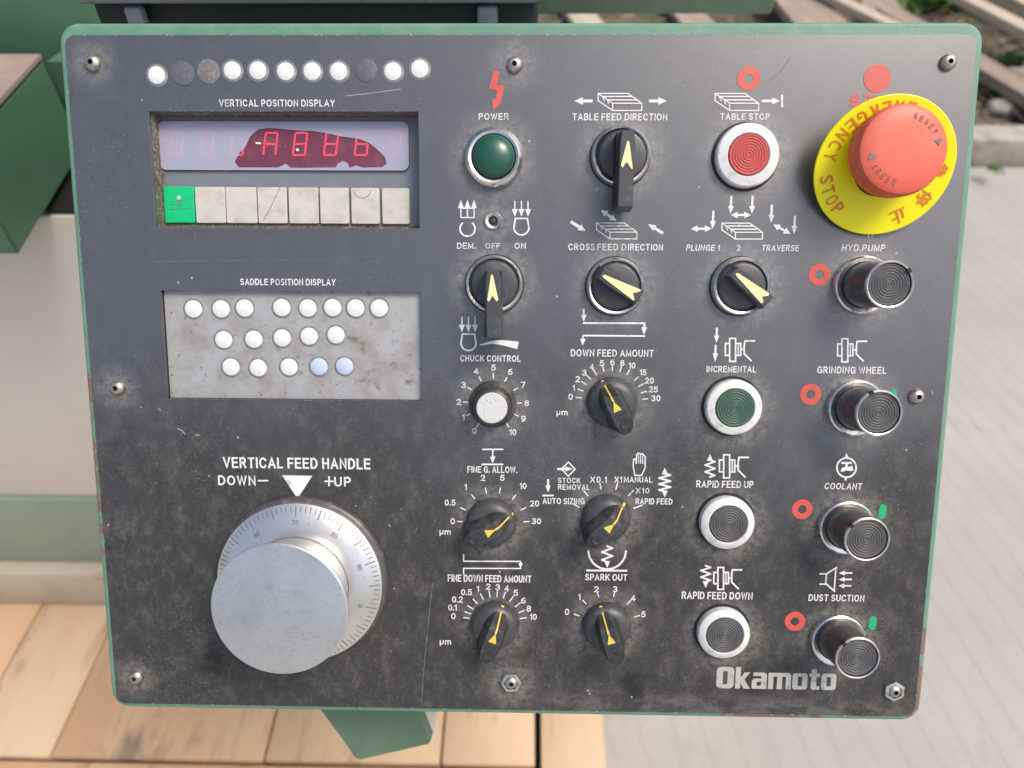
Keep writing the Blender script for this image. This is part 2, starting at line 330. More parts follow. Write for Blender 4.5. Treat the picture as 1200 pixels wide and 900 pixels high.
def glyph_strokes(ch):
    """plain grotesque letters as centre lines; height 1, own width"""
    E = earc
    G = {
    'A': (.78, [[(0, 0), (.39, 1), (.78, 0)], [(.14, .30), (.64, .30)]]),
    'B': (.66, [[(0, 0), (0, 1), (.38, 1)]+E(.38, .76, .24, .24, 90, -90)+[(0, .52)], [(.38, .52)]+E(.38, .26, .28, .26, 90, -90)+[(0, 0)]]),
    'C': (.74, [E(.40, .5, .40, .5, 38, 322, 16)]),
    'D': (.72, [[(0, 0), (0, 1), (.30, 1)]+E(.30, .5, .42, .5, 90, -90, 12)+[(0, 0)]]),
    'E': (.60, [[(.60, 1), (0, 1), (0, 0), (.60, 0)], [(0, .52), (.54, .52)]]),
    'F': (.56, [[(.56, 1), (0, 1), (0, 0)], [(0, .50), (.50, .50)]]),
    'G': (.78, [E(.40, .5, .40, .5, 38, 360, 18)+[(.80, .05)], [(.46, .48), (.80, .48)]]),
    'H': (.68, [[(0, 0), (0, 1)], [(.68, 0), (.68, 1)], [(0, .52), (.68, .52)]]),
    'I': (.0, [[(0, 0), (0, 1)]]), 'J': (.5, [[(.5, 1), (.5, .25)]+E(.25, .25, .25, .25, 0, -180)]),
    'K': (.68, [[(0, 0), (0, 1)], [(.66, 1), (.02, .38)], [(.26, .62), (.70, 0)]]),
    'L': (.54, [[(0, 1), (0, 0), (.54, 0)]]),
    'M': (.84, [[(0, 0), (0, 1), (.42, .12), (.84, 1), (.84, 0)]]),
    'N': (.68, [[(0, 0), (0, 1), (.68, 0), (.68, 1)]]),
    'O': (.82, [E(.41, .5, .41, .5, 0, 360, 22)]),
    'P': (.62, [[(0, 0), (0, 1), (.34, 1)]+E(.34, .73, .28, .27, 90, -90)+[(0, .46)]]),
    'R': (.68, [[(0, 0), (0, 1), (.36, 1)]+E(.36, .75, .28, .25, 90, -90)+[(0, .50)], [(.34, .48), (.66, 0)]]),
    'S': (.62, [E(.31, .745, .29, .255, 30, 250, 10)+E(.31, .255, .31, .255, 70, -150, 10)]),
    'T': (.66, [[(0, 1), (.66, 1)], [(.33, 1), (.33, 0)]]),
    'U': (.68, [[(0, 1), (0, .34)]+E(.34, .34, .34, .34, 180, 360, 10)+[(.68, 1)]]),
    'V': (.74, [[(0, 1), (.37, 0), (.74, 1)]]),
    'W': (1.04, [[(0, 1), (.26, 0), (.52, .95), (.78, 0), (1.04, 1)]]),
    'X': (.70, [[(0, 0), (.70, 1)], [(0, 1), (.70, 0)]]), 'Y': (.70, [[(0, 1), (.35, .46), (.70, 1)], [(.35, .46), (.35, 0)]]),
    'Z': (.64, [[(0, 1), (.64, 1), (0, 0), (.64, 0)]]), '.': (.0, [[(0, 0), (0, .09)]]),
    '0': (.56, [E(.28, .5, .28, .5, 0, 360, 20)]), '1': (.22, [[(0, .78), (.22, 1), (.22, 0)]]),
    '2': (.56, [E(.28, .72, .27, .28, 165, -40, 10)+[(0, 0), (.58, 0)]]),
    '3': (.56, [E(.27, .75, .25, .25, 160, -90, 10), E(.27, .25, .29, .26, 90, -160, 10)]),
    '4': (.62, [[(.46, 0), (.46, 1), (0, .30), (.64, .30)]]),
    '5': (.56, [[(.52, 1), (.10, 1), (.04, .55)]+E(.27, .33, .29, .33, 125, -155, 12)]),
    '6': (.56, [E(.28, .31, .28, .31, 0, 360, 16), E(.40, .42, .40, .56, 180, 75, 8)]),
    '7': (.56, [[(0, 1), (.56, 1), (.18, 0)]]),
    '8': (.56, [E(.28, .76, .24, .24, 0, 360, 16), E(.28, .26, .28, .26, 0, 360, 16)]),
    '9': (.56, [E(.28, .69, .28, .31, 0, 360, 16), E(.16, .58, .40, .56, 0, -105, 8)]),
    'm': (.80, [[(0, 0), (0, .66)], [(0, .45)]+E(.20, .46, .20, .20, 180, 0)+[(.40, 0)], [(.40, .45)]+E(.60, .46, .20, .20, 180, 0)+[(.80, 0)]]),
    'µ': (.44, [[(0, -.28), (0, .66)], [(0, .24)]+E(.22, .22, .22, .20, 180, 360)+[(.44, .66)]]),
    }
    return G.get(ch)
def stroke_text(s, x0, x1, y0, y1, z, wt=.17, shear=0, gap=.32):
    """lay the strokes into the box x0..x1, y0..y1 (y0..y1 is the cap height)"""
    x = wt/2; pen = []
    for ch in s:
        if ch == ' ': x += .42; continue
        wd, st = glyph_strokes(ch)
        for l in st: pen.append([(x+px_+shear*py_, py_) for px_, py_ in l])
        x += wd+wt+gap-.05
    tot = x-gap-wt/2+.05; H = y1-y0; sx = (x1-x0)/tot; sy = H; w_ = wt*H
    bm = bmesh.new()
    for j, l in enumerate(pen):
        pts = [(x0+a*sx, y0+w_/2*0+wt/2*H+b*H*(1-wt)) for a, b in l]
        closed = math.hypot(pts[0][0]-pts[-1][0], pts[0][1]-pts[-1][1]) < 1e-7
        Lf, Rt = [], []; n = len(pts)
        for i in range(n):
            p, q, r = pts[i-1] if i else (pts[-2] if closed else None), pts[i], pts[i+1] if i < n-1 else (pts[1] if closed else None)
            d1_ = Vector((q[0]-p[0], q[1]-p[1])).normalized() if p else None; d2_ = Vector((r[0]-q[0], r[1]-q[1])).normalized() if r else None
            if d1_ is None: d1_ = d2_; 
            if d2_ is None: d2_ = d1_
            t = (d1_+d2_); t = t.normalized() if t.length > .2 else d1_
            nn = Vector((-t.y, t.x)); c_ = max(.45, nn.dot(Vector((-d1_.y, d1_.x)))); k = w_/2/c_
            ex = Vector((0, 0))
            if not closed and i == 0 and abs(t.x) > .9: ex = -t*w_/2*.0
            Lf.append((q[0]+nn.x*k, q[1]+nn.y*k)); Rt.append((q[0]-nn.x*k, q[1]-nn.y*k))
        if not closed:
            for i, sg in ((0, -1), (n-1, 1)):
                a_, b_ = (pts[0], pts[1]) if i == 0 else (pts[-2], pts[-1]); t = Vector((b_[0]-a_[0], b_[1]-a_[1])).normalized()*sg*w_*.5
                Lf[i] = (Lf[i][0]+t.x, Lf[i][1]+t.y); Rt[i] = (Rt[i][0]+t.x, Rt[i][1]+t.y)
        zz = z+(j % 9)*.000009
        A_ = [bm.verts.new((*p, zz)) for p in Lf]; B_ = [bm.verts.new((*p, zz)) for p in Rt]
        for i in range(n-1):
            bm.faces.new([A_[i], B_[i], B_[i+1], A_[i+1]])
    me = bpy.data.meshes.new('t'); bm.to_mesh(me); bm.free(); return me
def caption(s, u0, u1, v, h, m='white', bold=.022, shear=0, z=ZP, name='caption'):
    a = P(u0, v+h/2, z); b = P(u1, v-h/2, z)
    me = stroke_text(s, a.x, b.x, a.y, b.y, z, .24 if s == 'STOP' else .15 if h < 9 else .165, shear)
    return link_mesh(name, me, M[m], CON, ('white' if m in ('white', 'worn') else 'red')+' caption reading '+s)
def join_meshes(meshes):
    bm = bmesh.new()
    for me in meshes: bm.from_mesh(me); bpy.data.meshes.remove(me)
    me = bpy.data.meshes.new('joined'); bm.to_mesh(me); bm.free(); return me

caption('VERTICAL POSITION DISPLAY', 257, 392, 120.8, 8)
caption('SADDLE POSITION DISPLAY', 282, 393, 330.5, 7)
caption('POWER', 561, 596, 136.5, 7.5)
caption('TABLE FEED DIRECTION', 671, 782, 137, 8)
caption('TABLE STOP', 844, 902, 136.6, 7.5)
caption('STOP', 995, 1062, 118, 15, 'redprint', .03)
caption('DEM.', 535.7, 557, 288, 7); caption('OFF', 569, 586, 288, 6.5, 'worn'); caption('ON', 603, 616, 288, 7)
caption('CHUCK CONTROL', 539.6, 610, 420, 7)
caption('CROSS', 666, 697, 289.3, 7.5); caption('FEED D', 700, 734, 289.5, 7.5, 'worn'); caption('IRECTION', 736, 777, 289.7, 7.5)
caption('PLUNGE 1', 804, 843, 290.3, 7, shear=.15); caption('2', 863.5, 868, 290.5, 7, 'worn'); caption('TRAVERSE', 892.5, 936, 290.6, 7, shear=.15)
caption('DOWN FEED AMOUNT', 669, 766, 413.8, 7.5)
caption('FINE G. ALLOW.', 548, 606, 550.3, 7)
caption('STOCK', 654, 680, 563, 6); caption('REMOVAL', 654, 691, 570.8, 6)
caption('AUTO SIZING', 636, 685, 587.2, 6.5); caption('X0.1', 691.5, 711, 562, 7); caption('X1', 720, 729, 562, 7)
caption('MANUAL', 731.5, 764.5, 562, 6.5); caption('X10', 745, 761, 575, 6.5, 'worn'); caption('RAPID FEED', 745, 788, 587.5, 6.5)
caption('SPARK OUT', 686, 735, 676.5, 7)
caption('FINE DOWN FEED AMOUNT', 525, 622.5, 678, 7)
caption('INCREMENTAL', 828, 886, 432.6, 7)
caption('HYD.PUMP', 986, 1037, 290.5, 7.5, shear=.15)
caption('GRINDING WHEEL', 957.5, 1039, 433.7, 7.5)
caption('COOLANT', 966, 1010, 569.8, 7, shear=.1)
caption('DUST SUCTION', 947.5, 1013, 700.7, 7)
caption('RAPID FEED UP', 816, 883, 567.5, 7.5)
caption('RAPID FEED DOWN', 799, 882, 698, 7.5)
caption('VERTICAL FEED HANDLE', 262, 433.5, 542.8, 11, bold=.02)
caption('DOWN', 256, 299, 563, 11, bold=.02); caption('UP', 392, 411, 564.5, 11, bold=.02)

class Icon:
    """line drawing on the face, given in measured image points"""
    def __init__(s): s.polys = []
    def poly(s, pts): s.polys.append(list(pts)); return s
    def line(s, pts, w=1.7, close=False):
        q = list(pts)+([pts[0]] if close else [])
        for (x0, y0), (x1, y1) in zip(q, q[1:]):
            L = math.hypot(x1-x0, y1-y0)
            if L < 1e-6: continue
            nx, ny = -(y1-y0)/L*w/2, (x1-x0)/L*w/2; ex, ey = (x1-x0)/L*w*.45, (y1-y0)/L*w*.45
            s.polys.append([(x0-ex+nx, y0-ey+ny), (x1+ex+nx, y1+ey+ny), (x1+ex-nx, y1+ey-ny), (x0-ex-nx, y0-ey-ny)])
        return s
    def head(s, x, y, dx, dy, hl=8, hw=6):
        L = math.hypot(dx, dy); dx /= L; dy /= L
        s.polys.append([(x, y), (x-dx*hl-dy*hw/2, y-dy*hl+dx*hw/2), (x-dx*hl+dy*hw/2, y-dy*hl-dx*hw/2)]); return s
    def arrow(s, x0, y0, x1, y1, w=2.4, hl=9, hw=7, both=False):
        d = math.hypot(x1-x0, y1-y0); ux, uy = (x1-x0)/d, (y1-y0)/d
        s.line([(x0+(ux*hl*.8 if both else 0), y0+(uy*hl*.8 if both else 0)), (x1-ux*hl*.8, y1-uy*hl*.8)], w); s.head(x1, y1, ux, uy, hl, hw)
        if both: s.head(x0, y0, -ux, -uy, hl, hw)
        return s
    def arc(s, cx, cy, r, a0, a1, w=1.7, n=20):
        return s.band([(cx+r*math.cos(math.radians(a0+(a1-a0)*k/n)), cy-r*math.sin(math.radians(a0+(a1-a0)*k/n))) for k in range(n+1)], w)
    def band(s, pts, w):
        L, R = [], []
        for i, (x, y) in enumerate(pts):
            a = pts[max(i-1, 0)]; b = pts[min(i+1, len(pts)-1)]; d = math.hypot(b[0]-a[0], b[1]-a[1]); nx, ny = -(b[1]-a[1])/d, (b[0]-a[0])/d
            ww = w(i/(len(pts)-1)) if callable(w) else w
            L.append((x+nx*ww/2, y+ny*ww/2)); R.append((x-nx*ww/2, y-ny*ww/2))
        for i in range(len(pts)-1): s.polys.append(([L[i], L[i+1], R[i+1], R[i]], 'same'))
        return s
    def build(s, label, m='white', name='symbol', parent=None, z=ZP):
        bm = bmesh.new(); k = 0
        for p in s.polys:
            if isinstance(p, tuple): p = p[0]
            else: k += 1
            vs = [bm.verts.new(P(x, y, z+k*.000012)) for x, y in p]
            try: bm.faces.new(vs)
            except ValueError: pass
        for f in bm.faces:
            f.normal_update()
            if f.normal.z < 0: f.normal_flip()
        me = bpy.data.meshes.new(name); bm.to_mesh(me); bm.free()
        return link_mesh(name, me, M[m], parent or CON, label)
def table_icon(x, y, s=1):
    f = lambda *p: [(x+a*s, y+b*s) for a, b in p]
    i = Icon(); i.line(f((0, 0), (35, 0), (51, 11.5), (51, 20), (17, 20), (0, 8.5)), 1.3, True)
    i.line(f((17, 11.5), (51, 11.5)), 1.3); i.line(f((0, 0), (17, 11.5)), 1.3); i.line(f((17, 11.5), (17, 20)), 1.3)
    i.line(f((5, 3.6), (40, 3.6)), 1.5); i.line(f((11, 7.6), (46, 7.6)), 1.5); i.line(f((5, 3.6), (7, 8.5)), 1.2); i.line(f((11, 7.6), (12, 12)), 1.2); return i
def wheel_icon(x, y, s=1):
    f = lambda *p: [(x+a*s, y+b*s) for a, b in p]
    i = Icon(); i.line(f((5, 0), (12, 0), (12, 27), (5, 27)), 1.8, True); i.line(f((5, 6), (0, 6), (0, 20), (5, 20)), 1.8)
    i.line(f((12, 6), (18, 6), (18, 20), (12, 20)), 1.8); i.line(f((15, 6), (15, 20)), 1.4); i.line(f((18, 13), (22, 13)), 1.8)
    i.line(f((34, 3), (23, 3), (22, 9), (22, 18), (26, 22), (30, 26)), 2.0); return i
def zig(i, x, y0, y1, up=False, down=False, amp=6, n=5, w=2.0):
    a, b = y0+(7 if up else 0), y1-(7 if down else 0)
    pts = [(x, a)]+[(x+(amp if k % 2 == 0 else -amp), a+(b-a)*(k+.5)/n) for k in range(n)]+[(x, b)]
    i.line(pts, w)
    if up: i.head(x, y0, 0, -1, 8, 7)
    if down: i.head(x, y1, 0, 1, 8, 7)
    return i
def ring_poly(name, u, v, ro, ri, m, label):
    c = P(u, v); k = (P(u+10, v)-c).length/10
    lp = [circ(c.x, c.y, ro*k, 40)]
    if ri: lp.append(circ(c.x, c.y, ri*k, 28))
    return shape(name, lp, ZP, ZP+.00005, M[m], CON, label)

# power flash, arrows and tables
Icon().poly([(578.5, 83), (585.5, 84), (582.5, 99.5), (592, 100.5), (586.5, 118.5), (588.5, 119.5), (578, 129), (576.5, 115.5), (580, 117), (583, 105.5), (573, 104.5)]).build('red lightning flash over POWER', 'redprint')
table_icon(701, 109.5).build('white outline of a machine table with three slots')
table_icon(838, 109.5).build('white outline of a machine table with three slots')
table_icon(699, 261.3, .93).build('white outline of a machine table with three slots', 'worn')
table_icon(846, 261.5, .93).build('white outline of a machine table with three slots', 'white')
Icon().arrow(693, 118.3, 673, 118.3, 3.4, 10, 9).build('white arrow pointing left'); Icon().arrow(762, 118.3, 781.5, 118.3, 3.4, 10, 9).build('white arrow pointing right')
Icon().arrow(894, 118.3, 914, 118.3, 3, 9, 8).line([(916.5, 112), (916.5, 124.5)], 2.4).build('white arrow pointing right against a bar')
Icon().arrow(670, 260.5, 686.5, 270.8, 3.4, 9, 8).build('white arrow pointing down right'); Icon().arrow(775.5, 272.5, 759.5, 262.8, 3.4, 9, 8).build('white arrow pointing up left')
Icon().arrow(704, 246, 722.5, 259, 3, 8, 8, True).build('white slanted double arrow')
Icon().arrow(836, 248, 835, 268, 2.6, 9, 7).arrow(809.5, 268.2, 834, 267.8, 2.6, 8, 8, True).build('white arrows for plunge')
Icon().arrow(857, 230.5, 856, 250.5, 2.6, 9, 7).arrow(882, 230.5, 881, 250.5, 2.6, 9, 7).arrow(856.5, 252, 880, 252, 2.6, 8, 8, True).build('white arrows, two down and one across')
Icon().arrow(904.5, 241, 903.5, 261, 2.6, 9, 7).arrow(931.5, 254, 930.5, 274, 2.6, 9, 7).arrow(906, 263, 926.5, 274, 2.6, 8, 8, True).build('white arrows for traverse')
Icon().line([(684, 378.6), (755.5, 378.8)], 2).line([(683, 393.2), (755, 393.8)], 2).arrow(684, 362.5, 684, 377, 2, 8, 6.5).arrow(755.3, 379, 754.5, 392.5, 2.4, 9, 7).arrow(683.2, 393, 682.8, 405, 2, 8, 6.5).build('white stepped path with arrows')
def magnet(x, y, up, openn, dy=0):
    i = Icon()
    for k in (-1, 0, 1):
        if up:
            i.line([(x+k*7.7, y+8), (x+k*7.7, y+20)], 1.4); i.head(x+k*7.7, y, 0, -1, 10, 7)
        else:
            i.line([(x+k*7.7, y), (x+k*7.7, y+11)], 1.4); i.head(x+k*7.7, y+18, 0, 1, 9, 7)
    if up: i.line([(x-7.7, y+10), (x+7.7, y+10), (x+7.7, y+21), (x-7.7, y+21)], 1.3, True); i.arc(x, y+34, 8.8, 128, 412, 1.9)
    else: i.line([(x-7, y+20), (x+7, y+20)], 1.6); i.line([(x-7, y+20), (x-8.6, y+29)], 1.8); i.line([(x+7, y+20), (x+8.6, y+29)], 1.8); i.arc(x, y+30.5, 8.8, 170, 370, 1.9)
    return i
magnet(547.8, 234, True, True).build('white magnet with three arrows up'); magnet(611, 236, False, False).build('white magnet with three arrows down'); magnet(549, 371.5, False, False).build('white magnet with three arrows down')
Icon().band([(562+45*t, 404.5-5.5*math.sin(math.pi*min(t*1.25, 1)*.5)+9*max(t-.35, 0)) for t in [k/14 for k in range(15)]], lambda t: 1+8*t).build('white tapering arc over CHUCK CONTROL')
Icon().line([(566, 526.6), (589, 526.6)], 1.7).line([(565, 544.2), (589, 544.2)], 1.9).arrow(577.5, 527, 577.3, 543, 1.7, 8, 6.5).build('white arrow between two bars')
Icon().line([(543.3, 657.7), (610, 657.9), (610, 666.2), (543.3, 666)], 1.5).line([(543.3, 650), (543.3, 657)], 1.5).line([(543.3, 666), (543.3, 672)], 1.5).head(610, 666, 0, 1, 6, 5).build('white stepped path', 'white')
Icon().line([(666, 541.5), (674, 549.8), (666, 558), (658, 549.8)], 1.5, True).arrow(654, 549.6, 671.5, 549.6, 2.4, 9, 6).build('white arrow through a diamond')
Icon().arrow(642.3, 562.5, 642.3, 577, 2.2, 8, 6).line([(636.5, 580.7), (648, 580.7)], 2).build('white arrow onto a bar')
h = Icon().line([(744, 557), (742, 546), (742.5, 538), (745, 538), (745.5, 543), (746, 533), (748, 531), (753, 532), (756, 535), (756, 548), (752, 557)], 1.4, True)
for q in (748.2, 750.6, 753): h.line([(q, 533), (q+.3, 543)], 1)
h.build('white outline of a raised hand')
zig(Icon(), 779, 548, 583, True, True, 6.5, 6, 2.2).build('white zigzag double arrow')
Icon().arc(711.5, 645, 22, 180, 360, 2.2, 24).line([(688, 668.5), (734, 668.8)], 2.2).build('white arc resting on a line')
zig(Icon(), 711.5, 640, 665.5, False, True, 6, 4, 2.2).build('white zigzag arrow pointing down')
Icon().arrow(840, 385, 839.5, 402, 2.4, 9, 6.5).arrow(838.6, 405, 838, 424, 2.4, 10, 6.5).build('two white arrows pointing down')
wheel_icon(850, 396.5).build('white outline of a grinding wheel'); wheel_icon(981.5, 397).build('white outline of a grinding wheel')
wheel_icon(843, 533).build('white outline of a grinding wheel'); wheel_icon(836.5, 665, .95).build('white outline of a grinding wheel')
zig(Icon(), 832, 532, 559, True, False, 5.5, 5).build('white zigzag arrow pointing up'); zig(Icon(), 827, 663, 689, False, True, 5.5, 5).build('white zigzag arrow pointing down')
Icon().arc(992, 548, 11.3, 0, 360, 2, 32).head(992, 530.5, 0, -1, 7, 6).line([(991, 559), (991, 562)], 2.4).line([(987, 542.5), (997, 542.5)], 2.4).line([(992, 543), (992, 548)], 2.6).poly([(985, 552.5), (986.5, 548.5), (990, 547), (996, 547), (999, 545.5), (1000, 551.5), (996, 552), (991, 551.2), (988, 553)]).build('white tap inside a ring')
Icon().line([(961, 672.5), (968.5, 672.5), (980.5, 665)], 1.8).line([(961, 684.5), (968.5, 684.5), (978, 693)], 1.8).line([(968.5, 672), (967.5, 685)], 1.5).line([(979.5, 666), (977.5, 692)], 1.6).arrow(998, 671.5, 983, 671.5, 1.8, 7, 6).arrow(997.5, 679, 983, 679, 1.8, 7, 6).arrow(997, 686.5, 982.5, 686.5, 1.8, 7, 6).build('white horn with three arrows')
Icon().line([(303, 563.3), (313.5, 563.3)], 1.8).build('white minus sign'); Icon().line([(381, 564), (390, 564)], 1.8).line([(385.6, 559), (385.6, 569)], 1.8).build('white plus sign')
Icon().poly([(330.5, 557), (366, 557.5), (348.7, 584.5)]).build('white triangle pointing down at the dial', 'white')
Icon().line([(1017, 272), (1017.8, 278)], 2).line([(1021.5, 277.5), (1024, 271)], 1.4).build('white mark half hidden by the yellow ring', 'worn')
ring_poly('symbol', 877.5, 92.3, 13.6, 5.2, 'redprint', 'red ring over TABLE STOP')
ring_poly('symbol', 1028, 92, 16, 0, 'redprint', 'red disc over STOP')
for u, v, r in ((960.3, 321.7, 12.8), (950, 462, 12.5), (940, 596.7, 12), (931.5, 728, 12)): ring_poly('symbol', u, v, r, r*.42, 'redprint', 'red ring beside a raised push button')
for u, v, u2, v2 in ((1047.5, 456, 1045, 474), (1035.5, 591, 1033, 608), (1024, 722, 1021.5, 738)):
    Icon().band([(u+(u2-u)*k/10, v+(v2-v)*k/10) for k in range(11)], lambda t: 8.5*math.sqrt(max(1-(2*abs(t-.5))**6, .05))).build('green stroke beside a raised push button', 'greenprint')

# dial scales: numerals and ticks as one printed part each
def scale(items, c, r0, r1, label, ticks=None, h=7, m='white'):
    ms = []; cc = P(*c)
    for s, u, v in items:
        wch = sum(1.8 if ch == '.' else 2.6 if ch == '1' else 8 if ch == 'm' else 5.3 for ch in s)*h/7
        a = P(u-wch/2, v+h/2, ZP); b = P(u+wch/2, v-h/2, ZP); ms.append(stroke_text(s, a.x, b.x, a.y, b.y, ZP, .16, 0, .22))
        if s == 'µm': continue
        d = math.hypot(u-c[0], v-c[1]); ux, uy = (u-c[0])/d, (v-c[1])/d
        p = [(c[0]+ux*r0, c[1]+uy*r0), (c[0]+ux*r1, c[1]+uy*r1)]; q = Icon().line(p, 1.3)
        me = bpy.data.meshes.new('q'); bm = bmesh.new(); bm.faces.new([bm.verts.new(P(x, y, ZP)) for x, y in q.polys[0]]); bm.to_mesh(me); bm.free(); ms.append(me)
    o = link_mesh('dial_scale', join_meshes(ms), M[m], CON, label)
    return o
scale([('0', 556, 505), ('1', 543, 489), ('2', 537.6, 471), ('3', 543.3, 451), ('4', 558, 435), ('5', 578.4, 430.7), ('6', 598, 435.7), ('7', 613, 451), ('8', 617.3, 472.3), ('9', 613.3, 490.7), ('10', 601, 506.5)], (577, 472), 29, 34, 'white scale from 0 to 10')
scale([('0', 668.7, 465), ('1', 672.3, 454.4), ('2', 677, 444.3), ('3', 684.7, 436.7), ('4', 693.6, 430), ('5', 705.3, 425.6), ('6', 717.7, 424.4), ('8', 729.3, 425.3), ('10', 740.7, 428.3), ('15', 753.7, 436.4), ('20', 761, 446), ('25', 765.7, 456.3), ('30', 768.7, 466.7), ('µm', 658.7, 483)], (717, 470), 36, 42, 'white scale from 0 to 30')
scale([('0', 530.5, 610.7), ('0.5', 527.5, 589), ('1', 545.7, 570.7), ('2', 566, 560), ('5', 588.7, 560), ('10', 613, 569.5), ('20', 626.5, 590), ('30', 628.7, 610.7), ('µm', 521.7, 623)], (578, 613), 36, 42, 'white scale from 0 to 30')
scale([('0', 531.3, 722), ('0.1', 530.3, 712), ('0.2', 536, 702.5), ('0.5', 546.7, 694), ('1', 560, 690), ('2', 572, 687.5), ('3', 583.3, 688), ('4', 593.8, 689.5), ('5', 604.5, 694.7), ('6', 613.3, 703.8), ('8', 619.7, 713.3), ('10', 625, 722.8), ('µm', 522, 751.7)], (580, 729), 30, 37, 'white scale from 0 to 10')
scale([('0', 664.5, 717), ('1', 679, 699.5), ('2', 699, 690.5), ('3', 721, 690.5), ('4', 742, 701), ('5', 754, 720)], (711, 732), 34, 40, 'white scale from 0 to 5')
Icon().line([(672.5, 591), (678.6, 594.3)], 1.5).line([(684, 575), (689, 581)], 1.5).line([(703, 566.6), (704.5, 573.3)], 1.5).line([(723.5, 566.6), (721.8, 573.3)], 1.5).line([(742, 575), (736.5, 581)], 1.5).line([(752.5, 592), (743, 595.5)], 1.5).build('six white tick marks', name='dial_scale')

# maker's name in heavy square letters
def maker():
    loops = []; x = 0
    def R(x0, y0, x1, y1, r=.06): return rrect(x0, y0, x1, y1, r, 3)
    def glyph(ch, x):
        if ch == 'O': return [R(x, 0, x+.82, 1, .2), R(x+.30, .2, x+.52, .8, .05)], .82
        if ch == 'k': return [[(x, 0), (x+.24, 0), (x+.24, .27), (x+.40, 0), (x+.70, 0), (x+.42, .42), (x+.68, .76), (x+.42, .76), (x+.24, .5), (x+.24, 1), (x, 1)]], .70
        if ch == 'a': return [[(x+.05, 0), (x+.70, 0), (x+.70, .66), (x+.60, .76), (x+.06, .76), (x+.06, .60), (x+.44, .60), (x+.44, .48), (x+.10, .48), (x, .38), (x, .08)], R(x+.23, .15, x+.44, .33, .03)], .70
        if ch == 'm': return [[(x, 0), (x+.24, 0), (x+.24, .58), (x+.41, .58), (x+.41, 0), (x+.65, 0), (x+.65, .58), (x+.82, .58), (x+.82, 0), (x+1.06, 0), (x+1.06, .66), (x+.96, .76), (x, .76)]], 1.06
        if ch == 'o': return [R(x, 0, x+.70, .76, .13), R(x+.25, .17, x+.45, .60, .04)], .70
        if ch == 't': return [[(x+.10, .08), (x+.18, 0), (x+.50, 0), (x+.50, .17), (x+.35, .17), (x+.35, .60), (x+.50, .60), (x+.50, .76), (x+.35, .76), (x+.35, .95), (x+.10, .95), (x+.10, .76), (x, .76), (x, .60), (x+.10, .60)]], .50
    for ch in 'Okamoto':
        g, wd = glyph(ch, x); loops += g; x += wd+.07
    me = shape_mesh(loops, 0, .01); T = x-.07
    a = P(839, 806.5, ZP); b = P(981, 783.5, ZP)
    for v in me.vertices: v.co = (a.x+v.co.x/T*(b.x-a.x), a.y+v.co.y*(b.y-a.y), ZP)
    link_mesh('maker_name', me, mat('silver_print', (.74, .74, .70), .42, metal=.0, noise=[(160, (.35, .35, .32), .56, .68)]), CON, 'silver white maker name in heavy square letters')
maker()

# ---- screws ---------------------------------------------------------------
def screw(u, v, hexnut=False, rust=False):
    c = P(u, v, .002)
    o = placed(bm_obj('screw', lathe([(0, .0012), (.0012, .0012), (.0013, .0031), (.0018, .0030), (.0030, .0024), (.0038, .0014), (.0040, 0)], 32), M['screw'], CON, None, 35), (c.x, c.y, 0), random.random())
    s = bm_obj('socket', lathe([(0, .0013), (.00125, .0013), (.0013, .0029)], 6), M['hole'], o)
    if hexnut: n = bm_obj('washer_nut', lathe([(.0040, .0022), (.0058, .0018), (.0062, .0002)], 6), M['chrome'], o, None, 20)
    return o
for q in ((107, 73), (603, 75), (1113, 72), (136, 455), (1076, 465), (158, 795)): screw(*q)
screw(599, 801, True); screw(1049, 811, True)

# ---- white dots over the display --------------------------------------------
def dot(u, v, r, m, ring=None, z=0, rr=3, lab=None, parent=None):
    c = P(u, v, z); k = (CAML.z-z)/FPX*1.03
    prof = lambda R, h: lathe([(0, h), (R*.88, h), (R, h*.5), (R, 0)], 32)
    par = parent or CON
    if ring:
        o = placed(bm_obj('round_sticker', prof((r+rr)*k, .0003), M[ring], par, lab, 50), (c.x, c.y, z+.00003))
        i = placed(bm_obj('sticker_centre', prof(r*k, .0006), M[m], o if parent is None else par, None, 50), (0, 0, .0002) if parent is None else (c.x, c.y, z+.00023))
    else: o = placed(bm_obj('round_sticker', prof(r*k, .0004), M[m], par, lab, 50), (c.x, c.y, z+.00003))
    return o
for u, v in ((184, 88.5), (272.5, 83), (302.5, 83), (335, 84), (366, 84), (397, 84), (460.5, 84), (492, 81)): dot(u, v, 9.3, 'dotwhite', 'dotring', rr=2.8, lab='round white sticker')
dot(214.5, 86, 12.8, 'dotclear', lab='clear glue spot left by a lost sticker'); dot(244.5, 84, 12.8, 'dotdirty', lab='dirty brown glue spot left by a lost sticker'); dot(429, 82.5, 12, 'dotclear', lab='clear glue spot left by a lost sticker')

# ---- vertical position display ----------------------------------------------
ZD = -.0105
unit = shape('display_unit', [rect(d1, .004)], ZD-.004, ZD, M['module'], CON, 'recessed digital display with a row of keys')
shape('recess_wall', [rect(d1, .0012), rect(d1)], ZD, -.0021, M['grime'], unit, 'dirt caked recess wall')
def pr(u0, v0, u1, v1, z): a = P(u0, v1, z); b = P(u1, v0, z); return (a.x, a.y, b.x, b.y)
